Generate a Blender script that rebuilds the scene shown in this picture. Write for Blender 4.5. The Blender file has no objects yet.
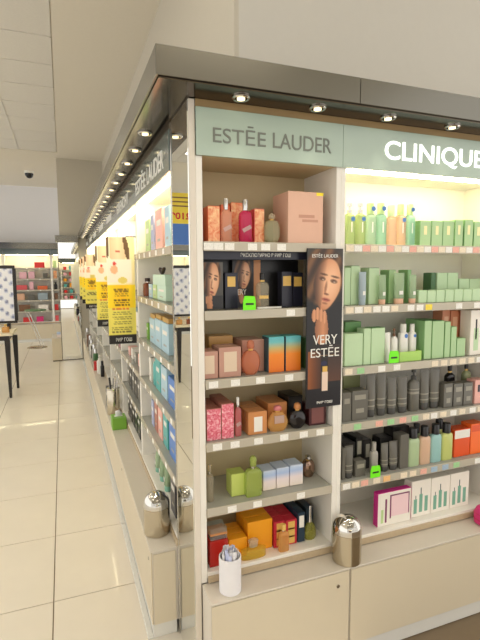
import bpy, bmesh, math, random
from mathutils import Matrix, Vector
random.seed(7)
S = bpy.context.scene
COL = S.collection
# ------------------------------------------------------------------ camera, world, exposure, room lights
cam = bpy.data.cameras.new('camera'); camo = bpy.data.objects.new('camera', cam); COL.objects.link(camo)
cam.sensor_fit = 'HORIZONTAL'; cam.sensor_width = 36; cam.lens = 36 * 465 / 480; cam.clip_start = .02
camo.matrix_world = Matrix(((0.93465459, 0.04177128, -0.35309483, -0.401),
                            (-0.35551957, 0.09537842, -0.92978965, -1.515),
                            (-0.00516088, 0.99456428, 0.10399639, 1.5), (0, 0, 0, 1)))
S.camera = camo
W = bpy.data.worlds.new('world'); S.world = W; W.use_nodes = True
W.node_tree.nodes['Background'].inputs[0].default_value = (1, .972, .93, 1)
W.node_tree.nodes['Background'].inputs[1].default_value = 1.15
vs = S.view_settings
vs.view_transform = 'Standard'; vs.look = 'None'; vs.gamma = 1; vs.exposure = .4; vs.use_curve_mapping = False
S.cycles.use_denoising = True
S.cycles.max_bounces = 8; S.cycles.transparent_max_bounces = 16
ROOM_W = 24.0      # power of one added ceiling light panel
SPOT_W = 2.2      # power of one canopy spotlight
STRIP_E = 27.0     # radiance of the strip lamps inside lit bays

# ------------------------------------------------------------------ materials
def lin(c):
    f = lambda v: v / 12.92 if v <= .04045 else ((v + .055) / 1.055) ** 2.4
    return tuple(f(v / 255) for v in c) + (1,)
MATS = {}
def new_mat(name):
    m = bpy.data.materials.new(name); m.use_nodes = True
    nt = m.node_tree; return m, nt, nt.nodes['Principled BSDF']
def M(name, c, rough=.45, metal=0, trans=0, emit=0, var=.05, scale=30, coat=0):
    m, nt, b = new_mat(name)
    col = lin(c)
    if var:
        n = nt.nodes.new('ShaderNodeTexNoise'); n.inputs['Scale'].default_value = scale; n.inputs['Detail'].default_value = 3
        tc = nt.nodes.new('ShaderNodeTexCoord'); nt.links.new(tc.outputs['Object'], n.inputs['Vector'])
        r = nt.nodes.new('ShaderNodeMix'); r.data_type = 'RGBA'
        r.inputs[6].default_value = tuple(v * (1 - var) for v in col[:3]) + (1,)
        r.inputs[7].default_value = tuple(min(1, v * (1 + var)) for v in col[:3]) + (1,)
        nt.links.new(n.outputs['Fac'], r.inputs[0]); nt.links.new(r.outputs[2], b.inputs['Base Color'])
    else:
        b.inputs['Base Color'].default_value = col
    b.inputs['Roughness'].default_value = rough; b.inputs['Metallic'].default_value = metal
    b.inputs['Coat Weight'].default_value = coat
    if emit:
        b.inputs['Emission Color'].default_value = col; b.inputs['Emission Strength'].default_value = emit
    MATS[name] = m; return m
def GLASS(name, c, clear=.4, rough=.08):
    """tinted glass / liquid: a transparent share mixed with a glossy tinted body"""
    m, nt, b = new_mat(name); col = lin(c)
    b.inputs['Base Color'].default_value = col; b.inputs['Roughness'].default_value = rough
    t = nt.nodes.new('ShaderNodeBsdfTransparent'); t.inputs[0].default_value = tuple(min(1, .5 + v * .5) for v in col[:3]) + (1,)
    mx = nt.nodes.new('ShaderNodeMixShader'); mx.inputs[0].default_value = clear
    nt.links.new(b.outputs[0], mx.inputs[1]); nt.links.new(t.outputs[0], mx.inputs[2])
    nt.links.new(mx.outputs[0], nt.nodes['Material Output'].inputs[0])
    MATS[name] = m; return m
def RAMP(name, stops, tex='grad', scale=6, rough=.4, distort=0):
    """printed pattern: gradient over height, marbled noise or checks"""
    m, nt, b = new_mat(name); tc = nt.nodes.new('ShaderNodeTexCoord')
    r = nt.nodes.new('ShaderNodeValToRGB')
    while len(r.color_ramp.elements) < len(stops): r.color_ramp.elements.new(.5)
    for e, (p, c) in zip(r.color_ramp.elements, stops): e.position = p; e.color = lin(c)
    if tex == 'grad':
        s = nt.nodes.new('ShaderNodeSeparateXYZ'); nt.links.new(tc.outputs['Generated'], s.inputs[0]); nt.links.new(s.outputs[2], r.inputs[0])
    elif tex == 'noise':
        n = nt.nodes.new('ShaderNodeTexNoise'); n.inputs['Scale'].default_value = scale; n.inputs['Distortion'].default_value = distort
        nt.links.new(tc.outputs['Object'], n.inputs['Vector']); nt.links.new(n.outputs['Fac'], r.inputs[0])
    elif tex == 'check':
        n = nt.nodes.new('ShaderNodeTexChecker'); n.inputs['Scale'].default_value = scale
        nt.links.new(tc.outputs['Object'], n.inputs['Vector']); nt.links.new(n.outputs['Fac'], r.inputs[0])
    nt.links.new(r.outputs[0], b.inputs['Base Color']); b.inputs['Roughness'].default_value = rough
    MATS[name] = m; return m
def PRINT(name, rough=.35):
    m, nt, b = new_mat(name); a = nt.nodes.new('ShaderNodeVertexColor'); a.layer_name = 'Col'
    nt.links.new(a.outputs[0], b.inputs['Base Color']); b.inputs['Roughness'].default_value = rough
    MATS[name] = m; return m
def MIRROR(name, c=(232, 232, 226), rough=.01):
    m, nt, b = new_mat(name); b.inputs['Base Color'].default_value = lin(c); b.inputs['Metallic'].default_value = 1; b.inputs['Roughness'].default_value = rough
    MATS[name] = m; return m
def BRUSHED(name, c, rough, sc=(1, 1, 120)):
    m, nt, b = new_mat(name); tc = nt.nodes.new('ShaderNodeTexCoord'); mp = nt.nodes.new('ShaderNodeMapping')
    mp.inputs['Scale'].default_value = sc; n = nt.nodes.new('ShaderNodeTexNoise'); n.inputs['Scale'].default_value = 4
    nt.links.new(tc.outputs['Object'], mp.inputs[0]); nt.links.new(mp.outputs[0], n.inputs['Vector'])
    mr = nt.nodes.new('ShaderNodeMapRange'); mr.inputs[3].default_value = rough * .88; mr.inputs[4].default_value = rough * 1.12
    nt.links.new(n.outputs['Fac'], mr.inputs[0]); nt.links.new(mr.outputs[0], b.inputs['Roughness'])
    b.inputs['Base Color'].default_value = lin(c); b.inputs['Metallic'].default_value = 1
    MATS[name] = m; return m

# setting
M('plaster_beige', (190, 183, 167), .9, var=.02); M('plaster_beige_lit', (198, 194, 184), .9, var=.02); M('plaster_far', (226, 225, 226), .9, var=.015)
M('plaster_ceiling', (226, 219, 203), .9, var=.02); M('ceiling_tile', (222, 218, 208), .9, var=.05, scale=60); M('grid', (225, 222, 214), .7, var=0); M('grout', (118, 102, 80), .9)
M('floor_tile', (222, 214, 200), .3, var=.05, scale=5, coat=.15)
M('panel_cream', (224, 215, 201), .5, var=.015); M('panel_tan', (210, 198, 173), .45, var=.02, scale=8); M('ledge', (210, 202, 188), .4, var=.02)
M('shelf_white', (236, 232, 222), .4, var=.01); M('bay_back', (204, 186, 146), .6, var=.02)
M('plinth', (222, 221, 214), .25, var=.02, metal=.1)
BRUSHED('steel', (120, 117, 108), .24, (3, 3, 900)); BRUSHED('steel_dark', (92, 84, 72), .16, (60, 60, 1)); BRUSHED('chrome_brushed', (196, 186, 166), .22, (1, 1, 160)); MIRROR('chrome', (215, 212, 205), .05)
MIRROR('mirror')
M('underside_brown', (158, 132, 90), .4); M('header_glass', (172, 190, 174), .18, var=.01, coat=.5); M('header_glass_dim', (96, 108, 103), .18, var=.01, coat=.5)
M('letter_grey', (118, 122, 112), .4, var=0); M('letter_white', (255, 255, 250), .4, var=0, emit=.9)
M('lamp_glow', (255, 242, 196), .4, var=0, emit=STRIP_E); M('spot_glow', (255, 236, 190), .4, var=0, emit=1.6); M('panel_glow', (255, 246, 228), .4, var=0, emit=5)
GLASS('shelf_glass', (206, 207, 198), .5, .08); GLASS('rail', (208, 200, 182), .25, .2); GLASS('pane', (225, 235, 230), .85, .03)
M('rail_film', (186, 166, 136), .3, var=.1, scale=60)
for n, c in dict(tag_white=(240, 238, 230), tag_cream=(236, 222, 196), tag_pink=(236, 178, 160), tag_green=(160, 210, 150), tag_blue=(160, 186, 206), tag_yellow=(245, 220, 70), tag_orange=(238, 190, 130)).items():
    RAMP(n, [(0, tuple(int(v * .86) for v in c)), (.55, c), (1, c)], 'noise', 190, .5)
M('neon', (120, 245, 20), .5, var=0); M('ink', (40, 50, 30), .5, var=0)
# goods
RAMP('peach_foil', [(.3, (232, 128, 84)), (.5, (243, 172, 124)), (.72, (252, 218, 160))], 'noise', 38, .25, 1.5)
RAMP('pink_marble', [(.3, (205, 60, 84)), (.5, (232, 128, 146)), (.68, (246, 208, 208))], 'noise', 60, .35, 2)
RAMP('sunset', [(.0, (232, 118, 28)), (.5, (242, 140, 38)), (.68, (198, 178, 110)), (.85, (110, 190, 190)), (1, (98, 184, 196))])
RAMP('sky_fade', [(0, (240, 226, 210)), (.45, (236, 222, 222)), (.75, (170, 192, 226)), (1, (196, 210, 230))])
RAMP('red_gold', [(0, (206, 46, 52)), (1, (222, 168, 60))], 'check', 34, .35)
for n, c, r in [('orange', (228, 110, 62), .35), ('pink_red', (226, 92, 96), .4), ('powder_pink', (222, 178, 154), .5), ('yellow', (250, 226, 40), .5), ('pink_script', (196, 146, 124), .5),
    ('navy', (38, 38, 52), .3), ('gold', (226, 184, 96), .3), ('mauve', (192, 146, 128), .25), ('cream_print', (222, 200, 174), .5), ('brass', (196, 150, 84), .3), ('teal_dark', (36, 74, 84), .4),
    ('dark_green', (66, 108, 64), .4), ('brown_pink', (176, 112, 96), .4), ('copper', (204, 138, 84), .3), ('white_print', (236, 232, 222), .5), ('black', (30, 29, 29), .3), ('maroon', (74, 34, 36), .35),
    ('maroon_light', (132, 82, 78), .35), ('lime', (196, 210, 110), .4), ('deep_red', (176, 34, 26), .22), ('amber', (240, 160, 20), .4), ('crimson', (196, 40, 60), .4), ('teal_navy', (30, 54, 72), .35),
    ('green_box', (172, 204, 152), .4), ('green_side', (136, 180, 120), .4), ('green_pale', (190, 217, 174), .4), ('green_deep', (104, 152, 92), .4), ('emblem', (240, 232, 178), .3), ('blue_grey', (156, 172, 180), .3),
    ('peach_cap', (226, 178, 146), .4), ('white', (236, 234, 226), .35), ('white_warm', (238, 232, 220), .4), ('brown', (120, 84, 58), .4), ('lime_bright', (172, 214, 104), .4), ('blue', (66, 120, 196), .4),
    ('terracotta', (214, 136, 100), .4), ('terra_light', (234, 182, 148), .4), ('olive_box', (150, 156, 110), .5), ('slate', (102, 99, 90), .35), ('slate_dark', (64, 62, 57), .35), ('slate_print', (150, 146, 132), .4),
    ('green_dull', (150, 156, 116), .3), ('rose_box', (232, 176, 164), .4), ('silver_grey', (164, 160, 150), .3), ('orange_red', (226, 84, 28), .3), ('orange_vivid', (248, 112, 40), .35), ('magenta', (206, 38, 138), .4),
    ('pink_pale', (240, 206, 210), .4), ('plum', (130, 60, 100), .4), ('leaf', (188, 214, 150), .4), ('teal_print', (120, 172, 150), .4), ('pale_green', (206, 224, 176), .4), ('rose', (206, 120, 120), .3),
    ('sky_box', (176, 206, 218), .4), ('mint_box', (196, 224, 204), .4), ('pink_box', (240, 182, 168), .4), ('lavender', (176, 182, 212), .4), ('teal_box', (90, 176, 170), .4), ('blue_box', (84, 130, 200), .4),
    ('hot_pink', (214, 50, 120), .4), ('red', (206, 44, 44), .4), ('paper', (232, 230, 232), .6), ('paper_blue', (196, 202, 232), .6), ('dark_wood', (28, 22, 20), .35), ('cream_top', (226, 214, 186), .4), ('leaf_box', (122, 176, 62), .4),
    ('dark_lens', (24, 24, 26), .2), ('sign_yellow', (240, 214, 70), .5), ('sign_red', (214, 60, 60), .5), ('sign_blue', (74, 122, 204), .5), ('brown_dark', (62, 40, 30), .4), ('pink_soft', (240, 186, 196), .4), ('poster_white', (236, 238, 246), .4), ('duct', (206, 198, 178), .7)]:
    M(n, c, r, var=.03)
for n, c, k in [('orange_glass', (244, 196, 164), 0.65), ('magenta_glass', (222, 60, 110), 0.50), ('champagne_glass', (216, 212, 176), 0.72), ('clear_glass', (210, 200, 176), 0.72), ('peach_glass', (230, 150, 112), 0.60),
    ('pink_glass', (232, 140, 140), 0.55), ('gold_glass', (236, 186, 110), 0.60), ('black_glass', (34, 30, 30), 0.05), ('lime_glass', (206, 222, 124), 0.65), ('yellow_glass', (232, 206, 80), 0.70), ('olive_glass', (180, 178, 80), 0.65),
    ('green_glass', (190, 212, 140), 0.55), ('mint_glass', (196, 226, 198), 0.55), ('aqua_glass', (172, 222, 198), 0.55), ('salmon_glass', (244, 208, 176), 0.55), ('green_clear', (190, 214, 176), 0.50), ('sage_liquid', (190, 212, 168), 0.20),
    ('peach_liquid', (230, 194, 164), 0.20), ('sky_liquid', (170, 214, 210), 0.20), ('lime_liquid', (212, 220, 134), 0.20), ('clear_ball', (226, 214, 186), 0.65), ('silver_film', (226, 206, 200), 0.55), ('amber_glass', (150, 74, 30), 0.35)]:
    GLASS(n, c, k)
M('silver', (206, 204, 200), .18, 1, var=0); M('dark_chrome', (150, 124, 108), .12, 1, var=0)
PRINT('print'); 

# ------------------------------------------------------------------ object helpers
def link(name, me, mats, parent=None, loc=None):
    o = bpy.data.objects.new(name, me); COL.objects.link(o)
    if not isinstance(mats, (list, tuple)): mats = [mats]
    if len(me.materials) == 0:
        for m in mats: me.materials.append(MATS[m])
    if parent: o.parent = parent
    if loc: o.location = loc
    return o
def thing(name, label, cat, loc=(0, 0, 0), rz=0, group=None):
    o = bpy.data.objects.new(name, None); COL.objects.link(o); o.empty_display_size = .05
    o.location = loc; o.rotation_euler = (0, 0, rz); o['label'] = label; o['category'] = cat
    if group: o['group'] = group
    return o
def tag(o, label, cat, group=None):
    o['label'] = label; o['category'] = cat
    if group: o['group'] = group
    return o
def struct(o): o['kind'] = 'structure'; return o
def bm_mesh(bm, smooth=None):
    me = bpy.data.meshes.new('mesh'); bm.normal_update(); bm.to_mesh(me); bm.free()
    if smooth: 
        for p in me.polygons: p.use_smooth = True
        me.set_sharp_from_angle(angle=math.radians(smooth))
    return me
def add_box(bm, x0, x1, y0, y1, z0, z1, bev=0):
    v = [bm.verts.new((x, y, z)) for x in (x0, x1) for y in (y0, y1) for z in (z0, z1)]
    fs = [bm.faces.new([v[i] for i in f]) for f in ((0, 1, 3, 2), (4, 6, 7, 5), (0, 4, 5, 1), (2, 3, 7, 6), (0, 2, 6, 4), (1, 5, 7, 3))]
    if bev:
        es = set(e for f in fs for e in f.edges)
        bmesh.ops.bevel(bm, geom=list(es), offset=bev, segments=1, affect='EDGES')
def box(name, mat, parent, x0, x1, y0, y1, z0, z1, bev=.0015):
    bm = bmesh.new(); add_box(bm, x0, x1, y0, y1, z0, z1, bev); return link(name, bm_mesh(bm), mat, parent)
def loft_mesh(secs, n=20, power=2.0, smooth=40):
    """secs: (z, halfwidth x, halfdepth y[, xoff, yoff]); cross-section a superellipse"""
    bm = bmesh.new(); rings = []
    for s in secs:
        z, a, b = s[:3]; ox, oy = (s[3], s[4]) if len(s) > 3 else (0, 0); r = []
        for i in range(n):
            t = 2 * math.pi * (i + .5) / n; c, q = math.cos(t), math.sin(t); e = 2 / power
            r.append(bm.verts.new((ox + a * math.copysign(abs(c) ** e, c), oy + b * math.copysign(abs(q) ** e, q), z)))
        rings.append(r)
    for r0, r1 in zip(rings, rings[1:]):
        for i in range(n): bm.faces.new((r0[i], r0[(i + 1) % n], r1[(i + 1) % n], r1[i]))
    bm.faces.new(rings[0][::-1]); bm.faces.new(rings[-1])
    return bm_mesh(bm, smooth)
def lathe(name, mat, parent, prof, n=24, loc=None, smooth=40):
    return link(name, loft_mesh([(z, r, r) for r, z in prof], n, 2, smooth), mat, parent, loc)
def tube_between(bm, p, q, r, n=8):
    p, q = Vector(p), Vector(q); d = (q - p).normalized(); u = d.orthogonal().normalized(); w = d.cross(u)
    R0 = [bm.verts.new(p + r * (math.cos(2 * math.pi * i / n) * u + math.sin(2 * math.pi * i / n) * w)) for i in range(n)]
    R1 = [bm.verts.new(q + r * (math.cos(2 * math.pi * i / n) * u + math.sin(2 * math.pi * i / n) * w)) for i in range(n)]
    for i in range(n): bm.faces.new((R0[i], R0[(i + 1) % n], R1[(i + 1) % n], R1[i]))
    bm.faces.new(R0[::-1]); bm.faces.new(R1)
def rod(name, mat, parent, p, q, r, n=10):
    bm = bmesh.new(); tube_between(bm, p, q, r, n); return link(name, bm_mesh(bm, 40), mat, parent)
def text(name, mat, parent, body, x0, x1, z0, z1, y, th=.002, bold=0):
    """lettering standing on a plane facing -y, fitted to the given box"""
    c = bpy.data.curves.new('t', 'FONT'); c.body = body; c.size = 1; c.offset = bold
    o = bpy.data.objects.new('t', c); COL.objects.link(o)
    bpy.context.view_layer.update()
    me = bpy.data.meshes.new_from_object(o); bpy.data.objects.remove(o); bpy.data.curves.remove(c)
    bm = bmesh.new(); bm.from_mesh(me); bpy.data.meshes.remove(me)
    bmesh.ops.remove_doubles(bm, verts=bm.verts, dist=1e-5)
    xs = [v.co.x for v in bm.verts]; ys = [v.co.y for v in bm.verts]; a, b, lo, hi = min(xs), max(xs), min(ys), max(ys)
    for v in bm.verts:
        v.co = Vector((x0 + (v.co.x - a) / (b - a) * (x1 - x0), y, z0 + (v.co.y - lo) / (hi - lo) * (z1 - z0)))
    r = bmesh.ops.extrude_face_region(bm, geom=bm.faces[:])
    for e in r['geom']:
        if isinstance(e, bmesh.types.BMVert): e.co.y -= th
    bmesh.ops.recalc_face_normals(bm, faces=bm.faces)
    me = bm_mesh(bm); me.materials.clear()
    return link(name, me, mat, parent)
def painted(name, parent, x0, x1, z0, z1, y, nx, nz, fn):
    """flat print: a fine sheet in the xz plane facing -y, coloured per corner by fn(u right, v down) -> sRGB"""
    vs_, fs, cs = [], [], []
    for j in range(nz + 1):
        for i in range(nx + 1):
            u, v = i / nx, j / nz; vs_.append((x0 + u * (x1 - x0), y, z1 - v * (z1 - z0))); cs.append(lin(fn(u, v)))
    for j in range(nz):
        for i in range(nx):
            a = j * (nx + 1) + i; fs.append((a, a + nx + 1, a + nx + 2, a + 1))
    me = bpy.data.meshes.new('print'); me.from_pydata(vs_, [], fs)
    at = me.color_attributes.new('Col', 'FLOAT_COLOR', 'POINT')
    for k, c in enumerate(cs): at.data[k].color = c
    return link(name, me, 'print', parent)

# ------------------------------------------------------------------ goods builders (base centre at origin, front towards -y)
def carton(r, w, d, h, mat, side=None, top=None, prints=()):
    bm = bmesh.new(); add_box(bm, -w / 2, w / 2, 0, d, 0, h, min(.0014, w * .05))
    bm.normal_update()
    for f in bm.faces:
        if f.normal.z > .7: f.material_index = 2
        elif abs(f.normal.x) > .7: f.material_index = 1
    link('carton_body', bm_mesh(bm), [mat, side or mat, top or side or mat], r)
    # tuck flap on top, its front edge a thin step
    for k, (m, u0, u1, v0, v1) in enumerate(prints):
        box('printed_panel', m, r, -w / 2 + u0 * w, -w / 2 + u1 * w, -.0005, .0006, v0 * h, v1 * h, 0)
    box('tuck_flap', top or side or mat, r, -w / 2 + .003, w / 2 - .003, .001, d * .8, h - .0006, h + .0006, 0)
def bottle(r, w, d, h, mat, kind, cap='silver', label=None, dot=None, bands=0, lift=0):
    a, b = w / 2, d / 2; L = lambda nm, secs, m, n=20, p=2.0: link(nm, loft_mesh([(z * h + lift, x, y, 0, b) for z, x, y in secs], n, p), m, r)
    if kind == 'tall':
        L('bottle_body', [(0, a * .9, b * .9), (.02, a, b), (.62, a, b), (.68, a * .93, b * .93), (.73, a * .6, b * .6), (.75, a * .34, b * .34)], mat, 24, 3.5)
        L('collar', [(.75, a * .38, b * .38), (.8, a * .38, b * .38)], 'gold' if cap == 'black' else 'silver', 16)
        L('cap', [(.8, a * .42, a * .42), (.98, a * .42, a * .42), (1, a * .36, a * .36)], cap, 16)
        if label: o = box('label', label, r, -a * .75, a * .75, -.0006, .0006, -h * .045, h * .045, 0); o.location = (0, -.0004, h * .32); o.rotation_euler = (0, math.radians(-28) if label == 'silver_film' else 0, 0)
    elif kind in ('oval', 'round', 'heart'):
        p = {'oval': 2.2, 'round': 2.0, 'heart': 2.0}[kind]; hb = .76 if kind != 'round' else .7
        secs = []
        for i in range(15):
            t = i / 14; q = .06 + .88 * t
            s = math.sqrt(max(.02, 1 - (2 * q - 1) ** 2))
            if kind == 'heart': s = math.sin(math.pi * (.16 + .7 * t)) ** .7 * (1 - .22 * t)
            if kind == 'oval': s = s ** .75
            secs.append((hb * t, a * s, b * max(.55, s ** .5)))
        k = max(x for _, x, _ in secs) / a
        L('bottle_body', [(z, x / k, y) for z, x, y in secs], mat, 24, p)
        L('collar', [(hb, a * .24, b * .3), (hb + .06, a * .24, b * .3)], 'gold', 16)
        L('cap', [(hb + .06, a * .3, b * .6), (hb + .09, a * .36, b * .7), (.95, a * .34, b * .66), (1, a * .2, b * .4)], cap, 16, 2.4)
        if kind == 'heart': box('label', 'silver_film', r, -a * .45, a * .45, -.0008, .003, h * .34, h * .64, .0004)
    elif kind in ('flat', 'flatwide'):
        t = .7 if kind == 'flat' else .56
        L('bottle_body', [(0, a * .94, b * .9), (.03, a, b), (t * .86, a, b), (t * .95, a * .8, b * .9), (t, a * .3, b * .5)], mat, 24, 6 if kind == 'flat' else 2.6)
        L('collar', [(t, a * .26, b * .5), (t + .06, a * .26, b * .5)], 'silver', 16)
        L('cap', [(t + .06, a * .34, b * .7), (.94, a * .4, b * .8), (1, a * .26, b * .5)], cap, 16, 3)
    elif kind == 'flask':
        L('bottle_body', [(0, a * .8, b * .8), (.06, a, b), (.25, a, b), (.42, a * .75, b * .75), (.5, a * .36, b * .36)], mat, 24)
        L('collar', [(.5, a * .3, b * .3), (.56, a * .26, b * .26)], 'silver', 16)
        L('cap', [(.56, a * .26, b * .26), (.97, a * .2, b * .2), (1, a * .14, b * .14)], cap, 16)
    elif kind == 'pump':
        L('bottle_body', [(0, a * .92, b * .92), (.02, a, b), (.66, a, b), (.72, a * .8, b * .8), (.76, a * .4, b * .4)], mat, 24, 3)
        L('collar', [(.76, a * .44, a * .44), (.84, a * .44, a * .44)], cap, 16)
        c = L('pump_head', [(.84, a * .16, a * .16), (.92, a * .16, a * .16), (.925, a * .42, a * .36), (1, a * .42, a * .36)], cap, 16)
    elif kind == 'capped':
        t = .74 if dot is not None else .72
        L('bottle_body', [(0, a * .94, b * .94), (.02, a, b), (t - .1, a, b), (t - .03, a * .9, b * .9), (t, a * .55, b * .6)], mat, 24, 3.4)
        cr = .62 if dot in (1, 2) or cap == 'pale_green' else .56
        if cap == 'blue': cr = .8
        L('cap', [(t, a * cr, a * cr), (.985, a * cr, a * cr), (1, a * cr * .92, a * cr * .92)], cap, 20)
    if dot in (1, 2):
        zc = h * (.62 if dot == 1 else .87)
        bm = bmesh.new(); yf = -.001 if dot == 1 else b - a * .62 - .0015
        tube_between(bm, (a * .25, yf, zc), (a * .25, yf + .0012, zc), a * .42, 16); s = link('sticker', bm_mesh(bm), 'blue', r)
        box('label', 'white', r, -a * .12, a * .12, -.0008, .003, h * .3, h * .55, 0)
    if bands:
        for z0, z1 in ((.42, .47), (.52, .54)): L('printed_band', [(z0, a * 1.012, b * 1.02), (z1, a * 1.012, b * 1.02)], 'slate_print', 24, 3)
def cos_tube(r, w, d, h, mat, cap, bands=0):
    a, b = w / 2, d / 2; L = lambda nm, secs, m, n=20, p=2.0: link(nm, loft_mesh([(z * h, x, y, 0, b) for z, x, y in secs], n, p), m, r)
    L('cap', [(0, a * .8, b * .8), (.16, a * .84, b * .84), (.17, a * .8, b * .8)], cap)
    L('tube_body', [(.17, a * .9, b * .9), (.2, a * .92, b * .92), (.6, a * .96, b * .72), (.86, a, b * .3), (.94, a, b * .12)], mat)
    L('crimp', [(.94, a, .0012), (1, a, .0012)], mat, 12, 6)
    if bands:
        L('printed_band', [(.38, a * .955, b * .845), (.41, a * .96, b * .83)], 'slate_print'); L('printed_band', [(.24, a * .94, b * .92), (.27, a * .94, b * .91)], 'slate_print')
    else: box('label', 'white', r, -a * .35, a * .35, b * .08, b * .12, h * .3, h * .42, 0)
def tray(r, w, d, h, mat):
    box('tray_floor', mat, r, -w / 2, w / 2, 0, d, 0, .019, .001)
    for x in (-w / 2, w / 2 - .002): box('tray_wall', mat, r, x, x + .002, 0, d, .019, h, .0004)
    box('tray_front', mat, r, -w / 2 + .002, w / 2 - .002, 0, .002, .019, h, .0004)
ZS = {1: 1.60, 2: 1.365, 3: 1.125, 4: .90, 5: .66, 6: .42}
NAMES = dict(carton='product_carton', tube='cosmetic_tube', pump='pump_bottle', capped='lotion_bottle', tray='display_tray')
CATS = dict(carton='carton', tube='tube', pump='bottle', capped='bottle', tray='tray')
def build(kind, r, w, d, h, mat, **k):
    if kind == 'carton': carton(r, w, d, h, mat, **k)
    elif kind == 'tube': cos_tube(r, w, d, h, mat, **k)
    elif kind == 'tray': tray(r, w, d, h, mat)
    else: bottle(r, w, d, h, mat, kind, **k)
BEHIND = ['', 'next one behind the ', 'rearmost one behind the ']
GRP = {1: 'top', 2: 'second', 3: 'third', 4: 'fourth', 5: 'fifth', 6: 'bottom'}
def I(kind, x, y, w, d, h, s, mat, lab, **k):
    """an item standing on shelf s of the bays facing the viewer"""
    lift = k.pop('lift', 0); deep = k.pop('deep', 1); dd = d / deep
    for n in range(deep):
        r = thing(NAMES.get(kind, 'perfume_bottle'), lab if n == 0 else BEHIND[n] + lab, CATS.get(kind, 'bottle'), (x, y + n * dd, ZS[s] + lift + .0006))
        r['group'] = 'goods on the %s shelf of the %s bay' % (GRP[s], 'left front' if x < .58 else 'right front')
        build(kind, r, w, dd - (.0012 if deep > 1 else 0), h, mat, **k)
        if n == 0: k = {q: v for q, v in k.items() if q != 'prints'}
def J(kind, y, x, w, d, h, z, mat, lab, group=None, **k):
    """an item on a side bay along the aisle, facing -x"""
    r = thing(NAMES.get(kind, 'perfume_bottle'), lab, CATS.get(kind, 'bottle'), (x, y, ZS.get(z, z) + .0006), -math.pi / 2, group)
    if kind == 'carton' and h > .05 and 'prints' not in k: k['prints'] = [('white_print', .2, .8, .6, .74), ('silver_grey', .3, .7, .22, .28)]
    build(kind, r, w, d, h, mat, **k); return r

# ------------------------------------------------------------------ the setting
D = 6.8; CZ = 3.37; PI = math.pi
fl = struct(box('floor', 'grout', None, -4.2, 3, -5.6, 10, -.05, -.004, 0))
bm = bmesh.new(); add_box(bm, .0025, .5675, .0025, .5675, -.006, 0, .0012); tile_me = bm_mesh(bm); tile_me.materials.append(MATS['floor_tile'])
for i in range(-5, 2):
    for j in range(-10, 17):
        o = bpy.data.objects.new('tile', tile_me); COL.objects.link(o); o.parent = fl; o.location = (-.5 + .57 * i, .645 + .57 * j, 0)
ce = struct(box('ceiling', 'plaster_ceiling', None, -4.2, 3, -5.6, 10, 3.39, 3.5, 0))
box('bulkhead_board', 'plaster_ceiling', ce, -.4, 3, -5.6, 9.84, CZ, 3.39, 0)
bm = bmesh.new(); add_box(bm, .006, .544, .006, .544, .004, .02, .003); ct_me = bm_mesh(bm); ct_me.materials.append(MATS['ceiling_tile'])
bm = bmesh.new(); add_box(bm, 0, .012, 0, .55, 0, .02, 0); cg_me = bm_mesh(bm); cg_me.materials.append(MATS['grid'])
LIGHT_CELLS = {(3, -4), (3, 0), (3, 4), (3, 8), (5, 2), (5, 6), (1, -2)}  # cells of light panels added out of view to light the shop
for i in range(1, 7):
    for j in range(-4, 10):
        if (i, j) not in LIGHT_CELLS:
            o = bpy.data.objects.new('ceiling_tile', ct_me); COL.objects.link(o); o.parent = ce; o.location = (-.4 - .55 * i, 1.05 + .55 * j, CZ)
        o = bpy.data.objects.new('grid_bar', cg_me); COL.objects.link(o); o.parent = ce; o.location = (-.406 - .55 * i, 1.05 + .55 * j, CZ)
box('plain_board', 'plaster_ceiling', ce, -4.2, -.4, 6.56, 9.84, CZ, 3.39, 0)
struct(box('wall_aisle', 'plaster_beige', None, .315, .335, .42, D + .1, 0, CZ, 0))  # same plaster as wall_front; the shade of this facing is in the colour
struct(box('wall_front', 'plaster_beige_lit', None, .335, 3, .42, .44, 0, CZ, 0))  # same plaster as wall_aisle, coloured lighter for the light on this facing
struct(box('wall_end', 'plaster_beige', None, -.42, .315, D + .12, D + .9, 0, CZ, 0))
struct(box('wall_far', 'plaster_far', None, -4.2, 3, 9.86, 9.9, 0, CZ, 0))
LIGHT_NAMES = {(3, -4): 'behind the viewer', (3, 0): 'beside the viewer', (3, 4): 'over the aisle middle', (3, 8): 'over the aisle end', (5, 2): 'in the second row near the viewer', (5, 6): 'in the second row farther on', (1, -2): 'above the aisle entrance'}
for (i, j) in sorted(LIGHT_CELLS):
    t = thing('added_ceiling_light', 'added unseen square light panel ' + LIGHT_NAMES[(i, j)], 'light', (-.4 - .55 * i + .275, 1.05 + .55 * j + .275, CZ), 0, 'added ceiling light panels')
    for a, b, c, e in ((-.27, .27, -.27, -.25), (-.27, .27, .25, .27), (-.27, -.25, -.25, .25), (.25, .27, -.25, .25)): box('frame_bar', 'grid', t, a, b, c, e, 0, .015, 0)
    box('diffuser', 'panel_glow', t, -.25, .25, -.25, .25, .004, .012, 0)
for n, (x, y) in enumerate(((.9, -1.2), (2.2, -1.2), (.9, -2.4), (-.2, -2.2))):  # long lights added out of view to brighten the front bays
    t = thing('added_ceiling_light', 'added unseen long ceiling light facing the front bays, ' + ('first', 'second', 'third', 'fourth')[n] + ' one', 'light', (x, y, CZ - .03), 0, 'added ceiling light panels')
    box('housing', 'grid', t, -.5, .5, -.11, .11, .012, .03, .002); box('diffuser', 'panel_glow', t, -.48, .48, -.09, .09, .004, .012, 0)

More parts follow.
